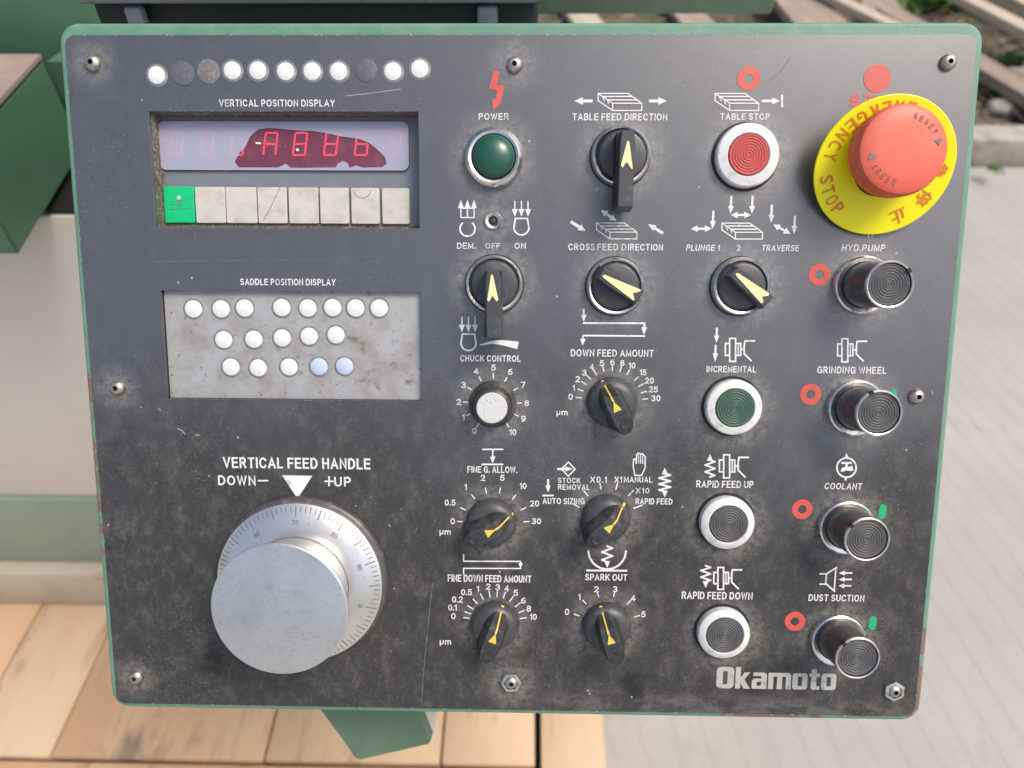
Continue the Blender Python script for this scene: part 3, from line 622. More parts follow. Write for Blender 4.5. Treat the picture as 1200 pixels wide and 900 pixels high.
# ledge of caked dirt at the left of the recess
r_ = pr(176, 131, 193, 266, ZD); shape('dirt_ledge', [rect((d1[0]-.001, d1[1]-.001, P(193, 200, ZD).x, d1[3]))], ZD+.0001, ZD+.0006, M['grime'], unit)
shape('dirt_ledge', [rect((P(193, 200, ZD).x, d1[1]-.001, d1[2]+.001, P(300, 263.5, ZD).y))], ZD+.0001, ZD+.0005, M['grime'], unit)
wr = pr(187, 142, 479, 199.5, ZD+.001)
shape('display_window', [rrect(*wr, .0035)], ZD+.0002, ZD+.0012, M['glass'], unit, 'dark red display filter', bev=.0002)
zs = ZD+.0013
def digit(u, v, dim):
    hgt, wd = 26, 14; i = Icon(); sl = 1.5
    def pt(x, y): return (u+x*wd/2+(-y)*sl, v+y*hgt/2)
    segs = {'a': ((-.8, -1), (.8, -1)), 'b': ((1, -.9), (1, -.1)), 'c': ((1, .1), (1, .9)), 'd': ((-.8, 1), (.8, 1)), 'e': ((-1, .1), (-1, .9)), 'f': ((-1, -.9), (-1, -.1)), 'g': ((-.8, 0), (.8, 0))}
    for k, (p, q) in segs.items():
        if k in dim: continue
        i.line([pt(*p), pt(*q)], 2.3)
    i.build(None, 'segment', 'digit', unit, zs)
for k, (u, dim) in enumerate(((206.7, ''), (242.6, ''), (278.5, 'b'), (317, 'd'), (351.7, ''), (388, ''), (424, 'b'), (462, 'e'))): digit(u, 168.7, dim)
# milky film, peeled off in the middle
zf = ZD+.00155
peel = [(275, 190), (280, 180), (288, 172), (293, 160), (302, 152), (313, 150), (325, 150.5), (345, 152.5), (366, 153.5), (385, 156.5), (400, 160), (420, 162.5), (432, 167), (443, 176), (451, 184), (453, 192), (448, 196), (425, 196.5), (418, 194), (410, 196.5), (407, 191), (402, 188.5), (396, 192), (393, 196.3), (350, 196.8), (341, 196.5), (335, 192), (330, 194.5), (325, 196.3), (280, 196.3)]
fr = pr(187.5, 142.5, 478.5, 199, zf)
shape('milky_film', [rrect(*fr, .0034), [tuple(P(x, y, zf))[:2] for x, y in peel]], zf, zf+.0001, M['film'], unit, 'milky film torn open over the middle digits')
Icon().poly([(299, 166.5), (306, 167), (306, 169), (300, 168.5)]).poly([(347, 174), (350, 174), (350.5, 177), (347, 177)]).build(None, 'dotwhite', 'paint_fleck', unit, zf+.0001)
ks = [(193, 227), (229.5, 263.5), (265.2, 300.5), (302.3, 336), (338.5, 373), (375, 409), (411.5, 445), (447.5, 480.3)]
for k, (a, b) in enumerate(ks):
    r = pr(a+.6, 218.7+k*.25, b-.8, 261+k*.22, ZD+.002)
    ko = shape('key', [rrect(*r, .0008, 3)], ZD+.0002, ZD+.002, M['keygreen' if k == 0 else 'keywhite'], unit, 'bright green key' if k == 0 else None, bev=.0003)
    if k == 0:
        Icon().line([(200, 236), (219, 235)], .6).line([(201, 239), (207, 239)], .8).line([(209, 234), (213, 241), (208, 241), (213, 234)], .8).line([(198, 245), (221, 244)], .5).build('faint dark marks on the green key', 'engrave', 'key_mark', unit, ZD+.0021)
        Icon().poly([(208, 229.5), (211.5, 229.5), (211.5, 233.5), (208, 233.5)]).build(None, 'dotwhite', 'key_mark', unit, ZD+.0021)
Icon().line([(328, 220), (318, 241), (309, 258)], .8).build(None, 'dotring', 'key_scratch', unit, ZD+.0021)
Icon().arc(424.5, 222, 10, 185, 350, .8).build(None, 'dotring', 'key_scratch', unit, ZD+.0021)

# ---- saddle position display ---------------------------------------------------
Z2 = -.0034
u2 = shape('blanking_panel', [rect(d2, .004)], Z2-.003, Z2, M['metalpanel'], CON, 'scuffed grey metal panel set behind the lower opening')
shape('recess_wall', [rect(d2, .0012), rect(d2)], Z2, -.0021, M['hole'], u2)
for row in ([(227, 362), (259.5, 362), (287, 361), (330.5, 360.5), (361, 361), (390, 360.5), (417, 361), (444.5, 361)], [(262.5, 398), (297.8, 397.5), (331, 396), (362.5, 394), (394, 392.5)], [(271, 430), (303, 431), (339, 430), (374, 429.5), (404, 429)]):
    for q in row: dot(*q, 9.8, 'dotblue' if q[0] in (374, 404) else 'dotwhite', 'dotring', Z2, 2.2, 'round pale blue sticker' if q[0] in (374, 404) else None, u2)
Icon().poly([(421, 400), (427, 400.5), (427.5, 410), (422, 411)]).build('dark smudge', 'dotring', 'smudge', u2, Z2+.0001)

# ---- push buttons ---------------------------------------------------------------
def ripple(R, z, n=7, a=.00020):
    pts = [(0, z)]
    for k in range(1, n*4+1):
        r = R*.93*k/(n*4); pts.append((r, z+a*(math.cos(2*math.pi*k/4)-1)/1))
    pts += [(R*.97, z-.0002), (R, z-.0008), (R, z-.004)]
    return pts
def flush_button(u, v, cap, label, R=.0150):
    c = P(u, v, .005)
    b = bm_obj('push_button', lathe([(.0102, .002), (.0102, .0054), (.0106, .0058), (R-.0008, .0050), (R-.0001, .0043), (R, 0)], 64), M['whitebezel'], CON, label, 30); placed(b, (c.x, c.y, 0))
    bm_obj('seat_ring', lathe([(R-.001, .0006), (R+.0012, .0006), (R+.0014, 0)], 64), M['black'], b)
    bm_obj('button_cap', lathe(ripple(.0099, .0062), 48), M[cap], b, None, 60)
    return b
flush_button(877, 181.5, 'buttonred', 'red push button in a white ring', .0155)
flush_button(860.8, 478, 'buttongreen', 'dark green push button in a white ring', .0146)
flush_button(853.2, 614, 'buttongrey', 'grey push button in a white ring', .0143)
flush_button(849, 744, 'buttongrey', 'grey push button in a white ring', .0141)
def tall_button(u0, v0, u1, v1, notch):
    z1 = .0225
    c = P(u0, v0, .002)
    b = placed(bm_obj('push_button', lathe([(.0115, .0015), (.0118, .0036), (.0138, .0040), (.0146, .0034), (.0150, .002), (.0150, 0)], 64), M['chrome'], CON, 'tall black push button with a thin bright rim', 30), (c.x, c.y, 0))
    dx = P(u1, v1, z1).x-c.x; dy = P(u1, v1, z1).y-c.y
    br = bm_obj('barrel', lathe([(.0118, .001), (.0112, .006), (.0112, z1-.0006)], 48), M['gloss'], b, None, 40)
    for vtx in br.data.vertices: vtx.co.x += dx*vtx.co.z/z1; vtx.co.y += dy*vtx.co.z/z1
    placed(bm_obj('cap_rim', lathe([(.0103, z1-.001), (.0104, z1+.0004), (.0109, z1+.0006), (.0114, z1+.0002), (.0115, z1-.0008), (.0112, z1-.0010)], 64), M['chrome'], b, None, 40), (dx, dy, 0))
    placed(bm_obj('button_cap', lathe(ripple(.0102, z1-.0001, 7), 48), M['buttongrey'], b, None, 60), (dx, dy, 0))
    bm = bmesh.new(); bm_box(bm, .0101, .0117, -.0011, .0011, z1-.0012, z1+.0009)
    placed(bm_obj('rim_notch', bm, M['hole'], b), (dx, dy, 0), math.radians(notch))
tall_button(1011.5, 334, 1042.5, 333.5, 38); tall_button(1003, 478, 1030, 484, 115); tall_button(992, 618, 1016, 632, 140); tall_button(982, 750, 1005, 771, 135)

# ---- power lamp --------------------------------------------------------------------
c = P(578.5, 184, .004)
lamp = placed(bm_obj('power_lamp', lathe([(.0100, .003), (.0112, .0052), (.0125, .0056), (.0140, .0046), (.0148, .003), (.0149, 0)], 64), M['chrome'], CON, 'green domed lamp in a worn metal ring', 35), (c.x, c.y, 0))
bm_obj('lamp_dome', lathe([(.0106*math.sin(t*math.pi/32), .0050+.0058*math.cos(t*math.pi/32)) for t in range(17)], 48), M['dome'], lamp, None, 80)
# small key hole
c = P(578, 258.5, .001)
t_ = placed(bm_obj('toggle_hole', lathe([(.0022, .0004), (.0030, .0012), (.0040, .0014), (.0044, .0008), (.0045, 0)], 32), M['chrome'], CON, 'small metal ring with a dark hole', 35), (c.x, c.y, 0))
bm_obj('socket', lathe([(0, .0006), (.0031, .0006), (.0032, .0012)], 24), M['hole'], t_)
bm_obj('toggle_stub', lathe([(0, .0014), (.0010, .0013), (.0013, .0006)], 16), M['gloss'], t_, None, 50)

# ---- selector switches ---------------------------------------------------------------
def selector(u, v, label):
    c = P(u, v, .004)
    b = placed(bm_obj('selector_switch', lathe([(.0122, .002), (.0128, .0052), (.0136, .0055), (.0142, .0050), (.0147, .0034), (.0149, 0)], 64), M['chrome'], CON, label, 30), (c.x, c.y, 0))
    bm_obj('switch_disc', lathe([(0, .0060), (.0100, .0060), (.0112, .0056), (.0126, .0040), (.0128, .003)], 64), M['greyplastic'], b, None, 30)
    bm_obj('seat_ring', lathe([(.0140, .0006), (.0153, .0005), (.0154, 0)], 64), M['black'], b)
    return b, c
def bar_mesh(L0, L1, wb, wt, z0, z1, rise=0):
    """grip bar along +Y (tip at +L0, tail at -L1)"""
    bm = bmesh.new(); q = []
    for z, wd, ex in ((z0, wb, .0006), (z1-.0006, wt, .0001), (z1, wt-.0012, -.0005)):
        q.append([bm.verts.new(p) for p in ((-wd/2*.8, L0+ex-(rise if z > z0 else 0), z), (wd/2*.8, L0+ex-(rise if z > z0 else 0), z), (wd/2, L0*.3, z), (wd/2, -L1-ex, z), (-wd/2, -L1-ex, z), (-wd/2, L0*.3, z))])
    for A, B in zip(q, q[1:]):
        for i in range(6): bm.faces.new([A[i], A[(i+1) % 6], B[(i+1) % 6], B[i]])
    bm.faces.new(q[-1]); return bm
def lever(u, v, tu, tv, bu, bv, z1, wd, label, dark):
    b, c = selector(u, v, label)
    t = P(tu, tv, z1); l = P(bu, bv, z1); d = t-l; ang = math.atan2(d.y, d.x)-math.pi/2
    mid = Vector((c.x, c.y, z1)); L0 = (t-mid).dot(d.normalized()); L1 = -(l-mid).dot(d.normalized()); off = (t+l)/2-mid; side = off-off.dot(d.normalized())*d.normalized()
    g = bm_obj('lever', bar_mesh(L0, L1, wd+.0012, wd, .005, z1), M['greyplastic'], b, None, 30); placed(g, (side.x, side.y, 0), ang)
    bm = bmesh.new()                                  # ribs down both flanks of the lever
    for k in range(int((L0+L1)/.0011)):
        y = -L1+.0006+k*.0011
        for s in (-1, 1): bm_box(bm, s*(wd/2+.0001)-.0003, s*(wd/2+.0001)+.0003, y, y+.0005, .0062, z1-.0022)
    bm_obj('grip_ribs', bm, M['blackplastic'], b)
    bpy.data.objects[b.children[-1].name].location = (side.x, side.y, 0); b.children[-1].rotation_euler = (0, 0, ang)
    return b, c
def arrow_mark(pts, z, b, c, m='pointer'):
    bm = bmesh.new(); A = [bm.verts.new(P(x, y, z)-Vector((c.x, c.y, 0))) for x, y in pts]; f = bm.faces.new(A); f.normal_update()
    if f.normal.z < 0: f.normal_flip()
    r = bmesh.ops.extrude_face_region(bm, geom=[f])
    for v_ in [g for g in r['geom'] if isinstance(g, bmesh.types.BMVert)]: v_.co.z += .0002
    return bm_obj('pointer', bm, M[m], b)
b, c = lever(728, 182, 736, 152, 732.5, 243, .020, .0074, 'black selector with a long lever hanging down', 1)
arrow_mark([(735, 165), (737.5, 166), (741.5, 198), (739, 197), (734.5, 189.5), (729.5, 196.5), (727.5, 194)], .0202, b, c)
b, c = lever(579, 333, 577.5, 317, 578.5, 397, .020, .0076, 'dusty black selector with a long lever hanging down', 1)
arrow_mark([(575.5, 322), (577.5, 322), (584, 351), (582, 353.5), (577, 346.5), (573, 353.5), (571, 352)], .0202, b, c)
def short(u, v, tip, tail, notch, label):
    b, c = selector(u, v, label); z1 = .0128
    t = P(*tip, z1); l = P(*tail, z1); d = (t-l); n = d.normalized(); ang = math.atan2(d.y, d.x)-math.pi/2
    mid = Vector((c.x, c.y, z1)); L0 = (t-mid).dot(n)+.0015; L1 = -(l-mid).dot(n)+.0012; off = (t+l)/2-mid; side = off-off.dot(n)*n
    placed(bm_obj('grip', bar_mesh(L0, L1, .0086, .0074, .005, z1), M['greyplastic'], b, None, 30), (side.x, side.y, 0), ang)
    return b, c, z1+.0002
b, c, z = short(721.5, 335.5, (707, 322), (747.5, 347.5), 0, 'black selector with its pointer at ten o clock')
arrow_mark([(706, 322.5), (709, 322), (751, 339.5), (750, 341.5), (741.5, 343.5), (743.5, 351), (742, 352), (706.5, 325)], z, b, c)
b, c, z = short(869, 335.5, (862, 320), (899, 352.5), 0, 'black selector with its pointer at half past ten')
arrow_mark([(862, 320.5), (865, 320), (901, 343.5), (900.5, 346.5), (893, 347.5), (894.5, 354), (892, 355.5), (862.5, 323)], z, b, c)

# ---- pointed rotary knobs ---------------------------------------------------------------
def knob(u, v, ang, label, R=.0134, zt=.0165):
    """ang: direction the pointer looks, degrees from +X"""
    c = P(u, v, 0)
    def wob(k, seg, r, z): return 1+.012*math.cos(k*2*math.pi/seg*20) if z > .001 and r > .009 else 1
    b = bm_obj('rotary_knob', lathe([(R, 0), (R, .0018), (R*.95, .0040), (R*.86, .0062), (R*.62, .0074), (0, .0078)], 80), M['greyplastic'], CON, label, 45); placed(b, (c.x, c.y, 0), math.radians(ang-90))
    bm = bmesh.new(); rows = []
    # stations along the ridge: y, top width, foot width, height
    for y, wt, wf, z in ((.0132, .0036, .0060, .0030), (.0100, .0050, .0100, .0072), (.0055, .0074, .0150, zt-.0012), (.0030, .0080, .0160, zt), (-.0090, .0082, .0164, zt+.0004), (-.0128, .0066, .0130, zt), (-.0152, .0030, .0060, zt-.0010)):
        rows.append([bm.verts.new(p) for p in ((-wf/2, y, .001), (-wt/2-.0006, y, z-.0008), (-wt/2, y, z), (wt/2, y, z), (wt/2+.0006, y, z-.0008), (wf/2, y, .001))])
    for A, B in zip(rows, rows[1:]):
        for i in range(5): bm.faces.new([A[i], A[i+1], B[i+1], B[i]])
    bm.faces.new(rows[0]); bm.faces.new(rows[-1][::-1])
    bm_obj('grip', bm, M['blackplastic'], b, None, 28)
    bm = bmesh.new()
    def strip(pts):
        q = [[bm.verts.new((s*wd/2, y, z+.00025)) for s in (-1, 1)] for y, z, wd in pts]
        for A, B in zip(q, q[1:]): bm.faces.new([A[0], A[1], B[1], B[0]])
    strip([(.0132, .0032, .0016), (.0100, .0072, .0008), (.0055, zt-.0012, .0008), (.0030, zt, .0010)])
    f = bm.faces.new([bm.verts.new(p) for p in ((0, .0034, zt+.0004), (.0022, -.0022, zt+.0004), (-.0022, -.0022, zt+.0004))])
    bm_obj('pointer', bm, M['pointer2'], b)
    placed(bm_obj('grub_screw', lathe([(0, -.0002), (.0012, -.0002), (.0013, .0002), (.0019, .0003), (.0020, -.0004)], 20), M['blackplastic'], b, None, 30), (0, -.0098, zt+.0004))
    return b
knob(717, 471, 116, 'black pointer knob below DOWN FEED AMOUNT')
knob(576, 611, 26, 'black pointer knob below FINE G. ALLOW.')
knob(710, 606, 44, 'black pointer knob among the feed modes', .0130)
knob(580, 731, 70, 'black pointer knob below FINE DOWN FEED AMOUNT')
knob(711, 732, 108, 'black pointer knob below SPARK OUT')

# ---- chuck control knob ---------------------------------------------------------------
c = P(577.5, 474, .002)
ck = placed(bm_obj('round_knob', lathe([(.0125, 0), (.0125, .0012), (.0112, .0022), (.0102, .0030), (.0094, .0120), (.0084, .0128), (0, .0128)], 60, lambda k, s, r, z: 1+(.02*math.cos(2*math.pi*k/s*20) if .0028 < z < .0125 else 0)), M['blackplastic'], CON, 'small round black knob with a speckled metal cap', 40), (c.x, c.y, 0))
bm_obj('knob_cap', lathe([(0, .0134), (.0076, .0134), (.0080, .0130), (.0081, .0125)], 48), mat('speckled_cap', (.66, .66, .64), .5, metal=.3, noise=[(900, (.38, .38, .37), .55, .65)]), ck, None, 40)

# ---- emergency stop -----------------------------------------------------------------------
ec = P(1032.5, 185, .009)
es = placed(bm_obj('emergency_stop', lathe([(.0150, 0), (.0150, .0100), (.0120, .0110)], 48), M['black'], CON, 'large red mushroom stop button on a yellow ring', 30), (ec.x, ec.y, 0))
RY = .0326; RC = (.0004, -.0048)
TILT = Matrix.Translation((RC[0], RC[1], .0118)) @ Matrix.Rotation(math.radians(17), 4, 'X') @ Matrix.Rotation(math.radians(-3), 4, 'Y') @ Matrix.Translation((0, 0, -.0088))
yr = bm_obj('yellow_ring', lathe([(.0140, .0088), (RY-.0004, .0092), (RY, .0089), (RY, .0080), (RY-.0004, .0077), (.0140, .0076), (.0140, .0088)], 96), M['yellow'], es, 'tilted yellow ring with red lettering', 30); yr.matrix_local = TILT
bm_obj('neck', lathe([(.0130, .0080), (.0130, .0170)], 40), M['hole'], es, None, 30)
tooth = lambda k, s, r, z: 1+(.022 if k % 2 else 0) if .0175 < z < .0268 and r > .0195 else 1
bm_obj('mushroom_cap', lathe([(.0120, .0166), (.0180, .0168), (.0200, .0180), (.0204, .0265), (.0203, .0273), (.0197, .0288), (.0180, .0297), (.0120, .0302), (0, .0304)], 144, tooth), M['ered'], es, None, 32)
def curved(s, R, a_start, step, h, z, m, inward, name, bold=.01, wf=.62, par=es, dome=None):
    """letters round a ring; inward: tops look to the centre, read anticlockwise"""
    ms = []
    for k, ch in enumerate(s):
        if ch == ' ': continue
        a = a_start+step*k*(1 if inward else -1)
        wd = h*wf; me = fit_text(ch, -wd/2, wd/2, -h/2, h/2, 0, bold)
        rot = math.radians(a+90 if inward else a-90)
        me.transform(Matrix.Translation((R*math.cos(math.radians(a)), R*math.sin(math.radians(a)), z)) @ Matrix.Rotation(rot, 4, 'Z')); ms.append(me)
    o = link_mesh(name, join_meshes(ms), M[m], par); return o
curved('EMERGENCY STOP', .0268, 77, 11.6, .0062, .00935, 'eredtext', True, 'ring_lettering', .012).matrix_local = TILT
curved('急停止', .0262, 357, 30, .0072, .00935, 'eredtext', False, 'ring_lettering', .015, 1.0).matrix_local = TILT
for a0 in (75, 255):
    curved('RESET', .0148, a0, 11, .0028, .0303, 'mark', False, 'cap_lettering', .005, .62)
    t = math.radians(a0-62); bm = bmesh.new(); R0 = .0152
    bm.faces.new([bm.verts.new((R0*math.cos(t+q)*s, R0*math.sin(t+q)*s, .0303)) for q, s in ((-.13, 1), (.06, 1.13), (.06, .87))])
    bm_obj('cap_arrow', bm, M['engrave'], es)

# ---- vertical feed handle ---------------------------------------------------------------------
hc = P(350.8, 684, .006)
hd = placed(bm_obj('hand_dial', lathe([(.0440, .0015), (.0450, .0030), (.0450, .0058), (.0443, .0064), (.0300, .0102), (.0285, .0104), (.0280, .0100)], 128), M['dial'], CON, 'large aluminium dial with engraved graduations and a broad round handle', 30), (hc.x, hc.y, 0))
bm_obj('dial_base', lathe([(.0440, .0030), (.0462, .0026), (.0474, .0012), (.0475, 0)], 96), M['gloss'], hd, None, 40)
bm_obj('spindle', lathe([(.0285, .0080), (.0268, .0130), (.0262, .0200), (.0285, .0310), (.0322, .0344)], 96), M['dial'], hd, None, 60)
cap_c = P(328, 713.5, .033); 
bm_obj('handle_cap', lathe([(.0322, .0344), (.0340, .0346), (.0345, .0352), (.0345, .0360), (.0338, .0367), (.0334, .0368), (0, .0369)], 128), M['cap'], hd, None, 30)
hoff = Vector((cap_c.x-hc.x, cap_c.y-hc.y, 0)); print('handle cap offset', hoff)
def cone_z(r): return .0064+(.0443-r)/(.0443-.0300)*(.0038)
bm = bmesh.new()
for k in range(100):
    a = math.radians(90-3.6*k); ln = .0055 if k % 5 == 0 else .0032
    r0, r1 = .0439-ln, .0439; wd = .00022 if k % 5 else .00030
    u_ = Vector((math.cos(a), math.sin(a), 0)); n_ = Vector((-u_.y, u_.x, 0))
    bm.faces.new([bm.verts.new(u_*r+n_*s*wd+Vector((0, 0, cone_z(r)+.00012))) for r, s in ((r0, -1), (r1, -1), (r1, 1), (r0, 1))])
bm_obj('graduations', bm, M['engrave'], hd)
ms = []
for k in range(10):
    n = (7+k) % 10*10; a = 90-36*k; s = str(n) if n else '0'
    me = fit_text(s, -.0016*len(s)/2*1.1, .0016*len(s)/2*1.1, -.0013, .0013, 0, 0)
    me.transform(Matrix.Translation((.0355*math.cos(math.radians(a)), .0355*math.sin(math.radians(a)), cone_z(.0355)+.0001)) @ Matrix.Rotation(math.radians(a-90), 4, 'Z') @ Matrix.Rotation(-.27, 4, 'X'))
    me.transform(Matrix.Translation((0, 0, .00025))); ms.append(me)
link_mesh('dial_numerals', join_meshes(ms), M['engrave'], hd)

# ---- scratches ------------------------------------------------------------------------------------
for l, w_ in (([(172, 307), (230, 306), (330, 305), (455, 306)], .6), ([(405, 112.5), (440, 108.5), (470, 104.5)], .9), ([(900, 96), (912, 87), (920, 77), (926, 67)], .8), ([(507, 683), (503, 720), (497, 780), (494, 822)], .7), ([(228, 266), (228.5, 280)], .6), ([(208, 502), (214, 505), (217, 509)], 1), ([(229, 509.5), (234, 510)], 1.2), ([(455, 615), (458, 617)], 1), ([(180, 268), (488, 268.3)], .5), ([(1092, 457), (1093, 463)], .9)): Icon().band(l, w_).build('thin bare scratch', 'scratch' if len(l) < 4 and w_ > .65 else 'faint', 'scratch')

bm = bmesh.new()                                    # chipped plate edge, crumbs of paint
def crumb(x, y, s, z):
    n = random.randint(4, 6); bm.faces.new([bm.verts.new((x+s*random.uniform(.5, 1)*math.cos(2*math.pi*k/n), y+s*random.uniform(.4, 1)*math.sin(2*math.pi*k/n), z)) for k in range(n)])
for k in range(420): crumb(random.uniform(-.22, .22), random.uniform(-.175, .175), random.choice((.00012, .00016, .0002, .00035)), .00006+k*1e-7)
for k in range(90): crumb(random.uniform(-.215, .215), H2-.0001, random.uniform(.0002, .0006), .0001+k*1e-7)
for k in range(70): crumb(random.uniform(-.215, .215), -H2+.0001, random.uniform(.0002, .0006), .0001+k*1e-7)
for k in range(60): crumb(random.choice((-W2+.0001, W2-.0001)), random.uniform(-.17, .17), random.uniform(.0002, .0005), .0001+k*1e-7)
for k in range(60): crumb(random.uniform(d1[0], d1[2]), random.choice((d1[1]-.0002, d1[3]+.0002)), random.uniform(.00015, .0004), .0001+k*1e-7)
for k in range(60): crumb(random.uniform(d2[0], d2[2]), random.choice((d2[1]-.0002, d2[3]+.0002)), random.uniform(.00015, .0004), .0001+k*1e-7)
o = bm_obj('paint_chips', bm, M['scratch'], CON); o['kind'] = 'stuff'

# green bracket under the console
zb = -.085
bk = [P(360, 800, zb), P(376, 832, zb), P(418, 893, zb), P(506, 873, zb), P(489, 832, zb), P(480, 800, zb)]
M['greenback'] = mat('green_machine_paint', (.10, .165, .105), .5, noise=[(25, (.125, .20, .13), .45, .7)], bump=(200, .1))
prism_pts('mounting_bracket', bk, (0, 0, -.05), M['greenback'], CON, 'green angled bracket under the console', .002)
M['cream'] = mat('cream_paint', (.72, .66, .57), .5, noise=[(5, (.76, .70, .61), .4, .7), (60, (.46, .40, .32), .66, .75)])
prism_pts('bracket_edge', [P(489.5, 834, zb-.012), P(507, 872, zb-.012), P(511, 850, zb-.012), P(511, 834, zb-.012)], (0, 0, -.004), M['cream'], CON, 'pale edge strip of the bracket')

# ================================================================ BEHIND THE CONSOLE
M['concrete'] = mat('brushed_concrete', (.35, .335, .305), .85, noise=[(1.6, (.41, .39, .355), .4, .65), (28, (.33, .31, .27), .54, .72, (1, .3, 1)), (260, (.28, .27, .24), .55, .7, (1, .5, 1))], bump=(60, .8, (1, .12, 1)))
M['wood1'] = mat('orange_pine', (.50, .32, .195), .6, noise=[(3.2, (.58, .43, .285), .38, .62, (1, .35, 1)), (38, (.40, .22, .12), .55, .72, (1, .10, 1)), (11, (.30, .17, .10), .62, .74, (1, .5, 1))])
M['wood2'] = mat('pale_pine', (.56, .41, .24), .6, noise=[(4, (.50, .32, .18), .42, .62, (1, .3, 1)), (40, (.38, .24, .13), .56, .72, (1, .10, 1)), (11, (.24, .17, .12), .62, .74, (1, .5, 1))])
M['wood4'] = mat('stained_pine', (.54, .38, .23), .6, noise=[(3.5, (.50, .31, .18), .40, .60, (1, .4, 1)), (40, (.38, .24, .14), .54, .70, (1, .12, 1)), (9, (.20, .15, .115), .54, .68, (1, .6, 1))])
M['wood3'] = mat('pinkish_pine', (.50, .31, .18), .6, noise=[(4, (.56, .37, .22), .42, .62, (1, .3, 1)), (36, (.38, .22, .14), .58, .74, (1, .10, 1))])
M['rail'] = mat('stained_pale_rail', (.50, .44, .34), .6, noise=[(9, (.44, .37, .27), .45, .65), (30, (.36, .26, .16), .58, .72, (.4, 1, 1))])
M['skirt'] = mat('faded_green_paint', (.27, .335, .235), .55, noise=[(6, (.30, .36, .26), .4, .7), (50, (.18, .22, .16), .62, .74)])
M['darkgreen'] = mat('dark_green_paint', (.065, .155, .085), .5, noise=[(12, (.085, .19, .11), .45, .7), (60, (.035, .08, .05), .66, .74)])
M['rusty'] = mat('rusty_top', (.30, .23, .20), .7, noise=[(30, (.38, .28, .24), .4, .7)])
M['darkbox'] = mat('dark_grey_enamel', (.17, .19, .22), .4, noise=[(80, (.12, .13, .15), .55, .7)])
M['oldwood'] = mat('weathered_timber', (.50, .43, .32), .8, noise=[(20, (.34, .25, .17), .45, .7, (1, .1, 1))])
M['oldwood2'] = mat('brown_timber', (.29, .225, .175), .8, noise=[(20, (.42, .34, .27), .45, .7, (1, .1, 1))])
M['soil'] = mat('dark_soil', (.085, .068, .045), .95, noise=[(9, (.17, .14, .10), .45, .6), (40, (.04, .033, .025), .5, .7), (5, (.05, .09, .03), .55, .62)], bump=(40, 1))
M['leaf'] = mat('weed_leaf', (.075, .17, .035), .6, noise=[(30, (.16, .26, .06), .4, .7)])
M['stone'] = mat('pale_kerbstone', (.40, .37, .31), .85, noise=[(14, (.24, .22, .17), .45, .7), (60, (.20, .20, .14), .58, .7)], bump=(40, .6))

def add_lines(m, rot, scale, col2, amt, lo):
    t = m.node_tree; N = t.nodes.new; L = t.links.new; b = t.nodes['Principled BSDF']; old = b.inputs['Base Color'].links[0].from_socket
    co = N('ShaderNodeTexCoord'); mp = N('ShaderNodeMapping'); mp.inputs['Rotation'].default_value = (0, 0, rot); L(co.outputs['Object'], mp.inputs[0])
    wv = N('ShaderNodeTexWave'); wv.bands_direction = 'X'; wv.inputs['Scale'].default_value = scale; wv.inputs['Distortion'].default_value = 1.6; wv.inputs['Detail'].default_value = 4; wv.inputs['Detail Scale'].default_value = 1.6; wv.inputs['Detail Roughness'].default_value = .7
    L(mp.outputs[0], wv.inputs['Vector'])
    r = N('ShaderNodeMapRange'); r.inputs[1].default_value = lo; r.inputs[2].default_value = 1; r.inputs[4].default_value = amt; L(wv.outputs['Fac'], r.inputs[0])
    mx = N('ShaderNodeMix'); mx.data_type = 'RGBA'; L(r.outputs[0], mx.inputs[0]); L(old, mx.inputs[6]); mx.inputs[7].default_value = (*col2, 1); L(mx.outputs[2], b.inputs['Base Color'])
add_lines(M['concrete'], math.radians(-9), 5.4, (.24, .225, .195), .22, .88)
top(box_obj('concrete_pavement', -30, 30, -30, 30, -.2, 0, M['concrete']), 'pale brushed concrete paving', None, None, 'structure')
# deck of the skid the machine stands on
ZK = .20
back = on_z(0, 711, ZK); front = on_z(0, 889, ZK)
sk = empty('wooden_skid', (on_z(350, 860, ZK).x, (back.y+front.y)/2, 0), 'orange and pale pine skid planks under the machine behind the console', 'pallet')
def child_box(name, x0, x1, y0, y1, z0, z1, m, par, label=None, bev=.003):
    o = box_obj(name, x0, x1, y0, y1, z0, z1, m, None, label, bev); o.parent = par; o.matrix_parent_inverse = Matrix.Translation(par.location).inverted(); return o
xs = [on_z(q, 885, ZK).x for q in (-170, -50, 58, 310, 517, 628)]
mats = ['wood3', 'wood1', 'wood4', 'wood4', 'wood1']
for i, (x0, x1) in enumerate(zip(xs, xs[1:])):
    o = child_box('plank', x0+.0015, x1-.0015, front.y+.004, back.y+.22, ZK-.03, ZK-.001*(i % 3), M[mats[i]], sk)
x0, x1 = on_z(634, 885, ZK).x, on_z(709, 885, ZK).x
child_box('bearer', x0, x1, front.y-.25, back.y+.22, .02, ZK+.004, M['wood1'], sk, 'thick right hand bearer')
child_box('cross_board', xs[0], xs[-1]-.01, front.y-.16, front.y, ZK-.034, ZK-.008, M['wood3'], sk, 'pinkish cross board')
child_box('cross_bearer', xs[0], x0-.01, front.y-.05, back.y+.1, .02, ZK-.036, M['wood2'], sk)
